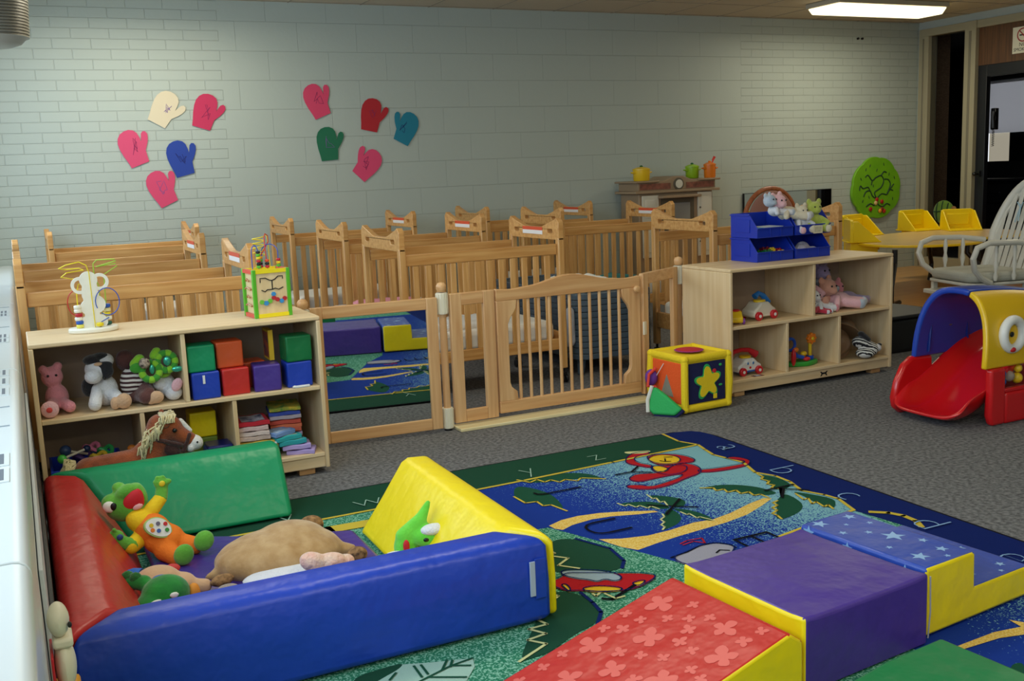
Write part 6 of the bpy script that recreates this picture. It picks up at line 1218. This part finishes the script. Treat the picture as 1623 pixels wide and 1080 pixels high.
# green tree activity board
cx, cz_ = 8.575, .915
t = thing('tree_board', 'bright green tree shaped activity board with dark track grooves on the brick wall', 'wall toy', (cx, 8.48, cz_))
def treep(r=1.0):
    out = []
    for k in range(96):
        a = 2*PI*k/96; q = .99+.04*abs(math.sin(4*a+.5))**.6*1.4
        out.append((cx+.345*r*q*math.cos(a)*(1-.06*math.sin(a)), cz_+.325*r*q*math.sin(a)))
    return out
MB().prism(treep(), 8.465, 8.496, 'y').done('board', mat('tree_green', '7cba1c', .4, color2='6cac1c', vscale=6), t, bevel=.004)
GR = mat('track_dark', '183c24', .6)
def tr(pts, r=.007):
    P = [Vector((cx+x, 8.464, cz_+z)) for x, z in pts]; S = []
    for i in range(len(P)-1):
        p0, p1, p2, p3 = P[max(i-1, 0)], P[i], P[i+1], P[min(i+2, len(P)-1)]
        for k in range(5): u = k/5; S.append(.5*((2*p1)+(p2-p0)*u+(2*p0-5*p1+4*p2-p3)*u*u+(3*p1-p0-3*p2+p3)*u**3))
    b.tube(S+[P[-1]], r, 6)
b = MB()
tr([(0, -.12), (-.03, -.05), (.06, .0), (.10, .07), (.06, .13), (-.02, .11), (-.07, .08), (-.13, .14), (-.17, .12)]); tr([(.06, .13), (.10, .17), (.14, .16)]); tr([(-.07, .08), (-.08, .03)])
tr([(0, -.12), (-.06, -.09), (-.10, -.03), (-.16, -.04), (-.19, -.09)]); tr([(-.10, -.03), (-.13, .01), (-.20, .0), (-.24, .03), (-.25, -.02)]); tr([(0, -.12), (.07, -.07), (.15, -.08), (.19, -.03), (.24, -.04)]); tr([(.15, -.08), (.20, .02), (.17, .08), (.11, .09)]); tr([(.19, -.03), (.25, .03)])
tr([(.0, -.12), (.02, -.18), (.09, -.21), (.15, -.18), (.2, -.2)]); tr([(0, -.12), (-.03, -.19), (-.09, -.17), (-.15, -.2)])
b.done('track', GR, t)
b = MB()
for x, z, a in ((-.16, .20, .2), (-.10, .24, .3), (-.23, .10, -.4), (-.05, .02, 0), (.0, .19, .3), (.18, .14, .2), (.26, .1, -.3), (-.2, -.14, .4), (-.11, -.10, -.3), (.08, -.15, .2), (.24, -.13, 0), (.03, -.25, .3), (-.08, -.25, -.2), (.1, .25, -.2)):
    b.ell((cx+x, 8.4655, cz_+z), (.007, .003, .020), (0, a, 0), u=8, v=6)
b.done('leaf_mark', GR, t)
for x, z, c in ((0, -.13, 'b4241c'), (-.015, -.165, 'e0c080'), (.075, -.155, 'b4241c'), (-.09, -.23, 'b4241c'), (.05, -.255, 'e8a020'), (.11, -.26, 'c03020'), (.08, -.24, '8c2c1c')): MB().ell((cx+x, 8.459, cz_+z), (.024, .012, .024)).done('fruit_slider', mat('fruit_'+c, c, .4), t)
base()
t = thing('turtle_decoration', 'green turtle shell decoration seen in the glazed side window', 'decoration', (X1-.02, 8.09, .52)); TG_ = fur('turtle_green', '587c20', '6c8c28', .2, 40)
MB().ell((X1-.01, 8.09, .62), (.035, .14, .13), u=24, v=14).done('shell', TG_, t); b = MB()
for k in range(3): a = -.6+.6*k; b.tube([(X1-.012-.037*math.cos(q)*.98, 8.09+.14*math.sin(a)*.9+.0*q, .62+.13*math.sin(q)*math.cos(a)) for q in [-1.2+.24*i for i in range(11)]], .006, 6)
b.tube([(X1-.047, 8.09+.125*math.sin(q), .62+.01*math.cos(q)) for q in [-1.2+.24*i for i in range(11)]], .006, 6); b.done('shell_seam', GR, t)
MB().ell((X1-.02, 7.95, .66), (.018, .035, .03)).done('head', mat('turtle_tan', '946c3c', .7), t); base()
# no smoking sign
ys_ = 7.185; t = thing('no_smoking_sign', 'white NO SMOKING sign with red barred circle on the wooden panel above the door', 'sign', (X1-.01, ys_, 2.21))
MB().box(X1-.010, X1-.006, ys_-.118, ys_+.118, 2.21, 2.465).done('plate', mat('sign_cream', 'e0dcc4', .5), t, bevel=.001)
Ms_ = Matrix(((0, 0, -1, X1-.0105), (-1, 0, 0, ys_), (0, 1, 0, 0), (0, 0, 0, 1)))
b = MB(); circ = lambda r, n=36: [(r*math.cos(2*PI*k/n), 2.385+r*math.sin(2*PI*k/n)) for k in range(n)]
b.shape(circ(.068), [circ(.056)], .001, Ms_); b.prism([(-.045, 2.425), (-.037, 2.433), (.047, 2.345), (.039, 2.337)], 0, .0006, M=Ms_); b.done('red_circle', mat('sign_red', 'a02824', .5), t, smooth=None)
b = MB(); b.prism([(-.040, 2.378), (.036, 2.378), (.036, 2.390), (-.040, 2.390)], -.0003, .0002, M=Ms_); b.text('NO', .052, Ms_ @ Matrix.Translation((0, 2.292, 0))); b.text('SMOKING', .046, Ms_ @ Matrix.Translation((0, 2.245, 0))); b.done('lettering', M_INK, t, smooth=None); base()
t = thing('wall_phone', 'black wall telephone handset hanging inside the doorway', 'telephone', (X1+.12, 7.58, 1.5)); MB().tube([(X1+.09, 7.575, 1.66), (X1+.075, 7.572, 1.60), (X1+.09, 7.575, 1.50)], [.028, .02, .028], 12).done('handset', M_BLACK, t)
b = MB(); b.tube([(X1+.09+.012*math.cos(k*1.2), 7.575+.012*math.sin(k*1.2), 1.48-k*.0035) for k in range(50)], .003, 5); b.done('coiled_cord', M_BLACK, t); MB().box(X1+.10, X1+.15, 7.56, 7.62, 1.48, 1.70).done('cradle', M_BLACK, t, bevel=.006); base()
# ribbed duct at the upper left
t = thing('ribbed_duct', 'grey ribbed round duct end hanging from the ceiling in the upper left corner', 'duct', (.02, 7.5, 2.17)); pr_ = [(0, .0), (.10, .005), (.16, .025), (.195, .06)]
for k in range(24): z = .06+k*.0185; pr_ += [(.212+.0012*k, z+.004), (.212+.0012*k, z+.011), (.204+.0012*k, z+.0145), (.204+.0012*k, z+.0175)]
MB().lathe([(r, z) for r, z in pr_ if z < .508], (.02, 7.5, 2.17), 40).done('shell', mat('duct_grey', '6c685c', .4), t, smooth=50); MB().box(-.02, .02, 7.26, 7.29, 2.40, 2.47).done('bracket', M_BLACK, t)
MB().box(.0, .05, 7.27, 7.285, 2.32, 2.37).done('tag', M_WHITE, t); base()
# ceiling fixtures; the pair by the front wall is added fill
for i, (x, y, pw) in enumerate(FIX):
    lb = {0: 'long fluorescent ceiling fixture above the left cribs', 1: 'long fluorescent ceiling fixture glowing above the tree board'}.get(i, ('long fluorescent ceiling fixture over the middle cribs', 'long fluorescent ceiling fixture over the soft play wall', 'long fluorescent ceiling fixture over the toddler slide', 'long fluorescent ceiling fixture over the near end of the rug', 'long fluorescent ceiling fixture right of the near end of the rug', 'long fluorescent ceiling fixture over the glider chair side', 'added ceiling fill light by the front wall, further from the windows', 'added ceiling fill light by the front wall, near the windows')[i-2])
    t = thing('ceiling_light', lb, 'ceiling light', (x, y, CEIL), 'fluorescent ceiling fixtures')
    MB().box(x-.69, x+.69, y-.22, y+.22, CEIL-.045, CEIL-.001).done('housing', mat('fixture_housing', 'b4ac98', .5), t, bevel=.006)
    MB().prism([(y-.205, CEIL-.046), (y-.15, CEIL-.105), (y+.15, CEIL-.105), (y+.205, CEIL-.046)], x-.68, x+.68, 'x').done('diffuser', mat('lit_diffuser', 'fff4d0', .5, emit='fff0c4', es=1.9), t, bevel=.012, seg=3)
    base()
for i, x in enumerate((8.30, 8.36)):
    base((x, 8.49, 2.50)); setp(MB().cyl((x, 8.482, 2.50), (x, 8.4995, 2.50), .012).done('wall_plug', M_BLACK), ('left', 'right')[i]+' one of two small black plugs on the brick wall under the ceiling fixture', 'plug')
base()
# toy figure squeezed between heater and play wall
t = thing('toy_figure', 'white plastic toy figure on a tall amber base beside the heater cabinet', 'toy', (-.004, 2.04, 0))
MB().box(-.024, .024, 1.98, 2.10, .0, .315).done('base', mat('amber_plastic', 'e4a018', .35), t, bevel=.008)
MB().ell((.0, 2.04, .365), (.020, .042, .05), u=20, v=14).done('body', M_CREAM, t); MB().box(-.018, .018, 2.01, 2.075, .405, .425).done('collar', M_CREAM, t, bevel=.006); MB().ell((-.004, 2.04, .455), (.020, .034, .034)).done('head', M_CREAM, t)
MB().box(-.024, -.019, 1.99, 2.09, .315, .40).done('red_trim', RP, t, bevel=.002); MB().ell((.015, 2.015, .45), (.004, .006, .006)).done('eye', M_BLACK, t)
base()
